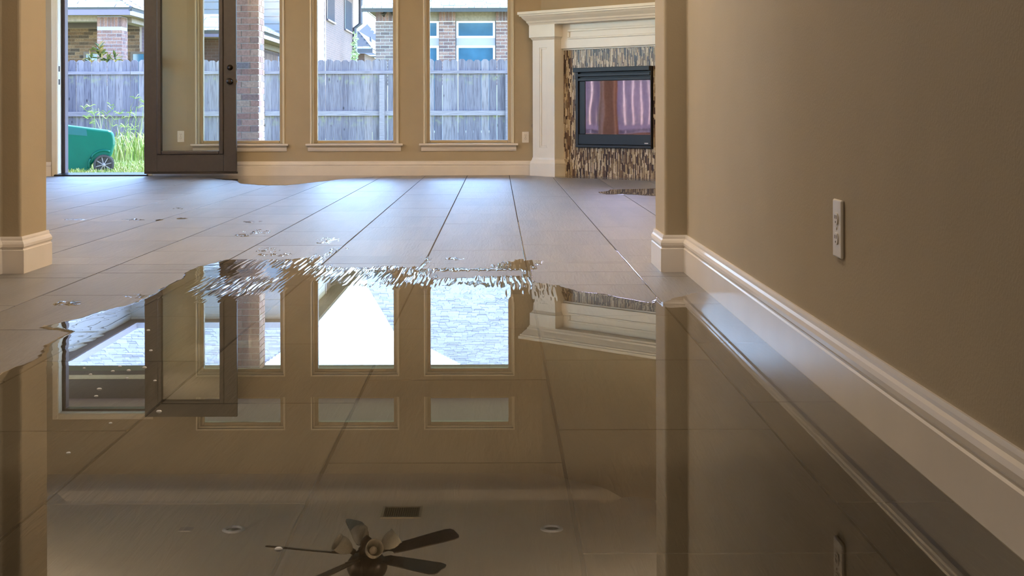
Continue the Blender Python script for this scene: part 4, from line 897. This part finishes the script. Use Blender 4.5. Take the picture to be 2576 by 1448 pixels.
edge_px = [(-200, 1080), (-60, 985), (0, 948), (60, 912), (95, 884), (108, 866), (150, 845), (182, 833), (150, 828), (98, 822), (110, 815), (150, 808), (210, 795), (265, 776), (310, 766), (345, 755), (390, 735), (420, 714), (455, 692), (500, 668), (540, 659), (565, 652),
           (620, 650), (700, 651), (780, 647), (800, 640), (852, 622), (840, 635), (815, 663), (830, 671), (880, 672), (960, 668), (1010, 668), (1052, 671), (1075, 646), (1078, 650), (1068, 674), (1120, 675), (1235, 674), (1240, 666), (1290, 656), (1316, 652), (1325, 655), (1362, 656), (1345, 670), (1336, 690), (1342, 710),
           (1400, 718), (1450, 733), (1500, 738), (1560, 748), (1600, 755), (1640, 762), (1650, 742), (1660, 765), (1690, 752), (1735, 737), (1790, 735)]
poly = [floorpt(*p) for p in edge_px]; poly = [(-1.9, 1.0)] + [(max(p[0], -1.9), p[1]) for p in poly] + [(HX+.4, poly[-1][1]), (HX+.4, 1.0)]
isle = [floorpt(*p) for p in [(1070, 684), (1085, 680), (1300, 680), (1318, 687), (1310, 694), (1230, 694), (1110, 699), (1085, 694)]]
def main_fn(X, Y):
    D = sdf(X, Y, poly); D = np.minimum(D, -sdf(X, Y, isle))
    strk = vnoise(X*95, Y*7, 3)*.6 + vnoise(X*210, Y*16, 4)*.4; big = vnoise(X*5, Y*4, 5)
    ctr = np.clip((.25 - X)/.3, 0, 1)*np.clip((X+1.15)/.25, 0, 1)*np.clip((Y-4.75)/.4, 0, 1)
    D2 = D + strk*(.10*ctr + .02) + big*.03*np.clip((D+.2)/.2, 0, 1)
    t = np.clip((.52 - D + .25*vnoise(X*2.3, Y*3.1, 8))/.22, 0, 1); rough = t*t*(3-2*t)*ctr*np.clip(.62 + 2.2*vnoise(X*4.3 + 3, Y*3.7, 17), .12, 1)
    far = np.clip((.12 - D)/.12, 0, 1)
    s2 = vnoise(X*150 + 2*vnoise(X*9, Y*4, 12), Y*4.6, 13)*.75 + vnoise(X*270, Y*9, 14)*.25
    Zr = rough*(s2*.0052 + vnoise(X*14, Y*6, 6)*.0016) + far*(vnoise(X*30, Y*25, 9)*.0003 + s2*.0009*ctr)
    Zr = Zr*np.clip((Y-3.0)/.2, 0, 1)
    return D2, np.maximum(Zr, -.0030)
X1 = HX - .016
film('water_sheet', [(-1.9, X1, 3.0, 4.6, (X1+1.9)/500, .0125), (-1.3, X1, 4.6, 6.75, (X1+1.3)/760, .0105), (-1.9, -1.3, 4.6, 5.2, .008, .02)], 0, 0, 0, 0, 0, main_fn, 'water', 'broad sheet of still flood water covering the near floor, mirroring the room', extra=[(-1.9, -2.0, WZL), (X1, -2.0, WZL), (X1, 3.0, WZL), (-1.9, 3.0, WZL)])
def puddle(name, pts, label, d=(.02, .04), amp=.08, fr=(6, 3), seed=1, group=None, floorcoord=False, breakup=0):
    pl_ = pts if floorcoord else [floorpt(*p) for p in pts]; a = np.array(pl_); mn, mx_ = a.min(0)-.1, a.max(0)+.1
    def fn(X, Y):
        D = sdf(X, Y, pl_) + amp*vnoise(X*fr[0]+seed*7, Y*fr[1], seed+20)
        if breakup: D = np.minimum(D, (vnoise(X*breakup+seed*3, Y*breakup*.35, seed+40)+vnoise(X*breakup*2.3, Y*breakup*.6, seed+60)*.7-.02)*.05)
        D = np.where((Y > YW-.017) | (X + Y > CX0 + YW - .012), -1, D); return D, vnoise(X*30, Y*12, seed+80)*.0003 + ((vnoise(X*110, Y*10, seed+90)+vnoise(X*60, Y*7, seed+95))*.0032 if breakup else 0)
    return film(name, mn[0], mx_[0], mn[1], min(mx_[1], YW), d[0], d[1], fn, 'water', label, group, .0016, men=max(d)*1.2)
puddle('puddle', [(430, 436.6), (445, 440.6), (520, 445), (560, 449), (640, 464), (720, 465), (800, 456), (860, 450), (930, 444), (1010, 441), (1330, 440.6), (1330, 436), (430, 436)], 'long puddle along the foot of the window wall', seed=3)
puddle('puddle', [(1500, 483), (1530, 477), (1600, 475), (1720, 474), (1740, 492), (1648, 493), (1580, 490), (1530, 489)], 'puddle on the tiles in front of the fireplace', seed=5, amp=.12)
ff = [FM @ Vector(q) for q in ((-.15, .02, 0), (2.1, .02, 0), (2.1, .34, 0), (1.2, .27, 0), (.4, .30, 0), (-.1, .16, 0))]
puddle('puddle', [(q.x, q.y) for q in ff], 'thin strip of water along the foot of the fireplace', seed=9, amp=.06, floorcoord=True)
spl = [(825, 601, 30, 5.5), (815, 609, 20, 3), (678, 627, 31, 6.5), (690, 639, 42, 4.5), (645, 581, 34, 5), (615, 590, 25, 3), (630, 556, 26, 3), (455, 547, 12, 1.8), (402, 551, 10, 1.8), (182, 549, 38, 2), (338, 550, 32, 2), (1140, 650, 26, 4), (452, 522, 16, 2), (165, 760, 34, 6), (560, 700, 30, 4), (335, 742, 40, 6)]
spl_lb = ['bright broken water splash on a tile, rightmost above the water edge left of centre', 'thin water streak just below the rightmost bright splash', 'wide bright water splash near the edge, between the brick reflection and the flood',
          'long low water splash touching the flood edge above the brick reflection', 'pale water splash beside a tile joint, left of the bright splashes', 'faint water smear below the pale splash by the tile joint', 'small water splash farther back on the left of centre tiles',
          'small dark drop of water, right one of the pair on the left tiles', 'small dark drop of water, left one of the pair on the left tiles', 'thin bright water streak beside the left pillar', 'thin bright water streak between the left pillar and the dark drops',
          'thin water streak on the tile in the middle, right of the dark joint', 'tiny water streak behind the pair of dark drops', 'faint drying splash on the near tile below the left pillar', 'faint drying splash just left of the streaky flood edge', 'faint drying splash near the door reflection at the flood edge']
for i, (px, py, rx, ry) in enumerate(spl):
    pts = [(px+rx*math.cos(t), py+ry*math.sin(t)) for t in [k_*math.pi/9 for k_ in range(18)]]
    dry = py < 560
    puddle('water_splash', pts, spl_lb[i], d=(.006, .014) if py > 560 else (.008, .03), amp=.04, fr=(30, 12), seed=30+i, group='drying splashes on the tiles', breakup=0 if px in (455, 402) else 80)
# water standing in the joints
for x_, ya, yb, lb in ((.117, 6.15, 8.3, 'bright line of water in the tile joint right of centre'), (.5455, 4.9, 6.6, 'line of water in the tile joint beside the right jamb')):
    puddle('joint_water', [(x_-.005, ya), (x_+.006, ya), (x_+.005, yb), (x_-.004, yb)], lb, d=(.0018, .02), amp=.004, fr=(8, 9), seed=int(x_*100), floorcoord=True)
# foam specks floating on the sheet
spk = [(210, 925), (300, 921), (282, 933), (322, 931), (362, 924), (226, 941), (248, 978), (318, 951), (378, 881), (276, 1064), (372, 830), (388, 957), (398, 1035), (240, 996), (698, 1383), (170, 1139)]
bm = MB(); bm.lathe([(.0, .0), (.0042, 0), (.004, .0012), (.0025, .0024), (.0, .0028)], 12, cap=False)
bme = bpy.data.meshes.new('foam_speck'); bme.from_pydata(bm.v, [], bm.f); bme.materials.append(M['bubble'])
for px, py in spk:
    o = bpy.data.objects.new('foam_speck', bme); C.objects.link(o); x_, y_ = floorpt(px, py); o.location = (x_, y_, WZL-.0002); s_ = random.uniform(.7, 1.25); o.scale = (s_*1.2, s_, s_)
    tag(o, 'tiny white foam speck floating on the flood water', 'foam', 'foam specks on the water')
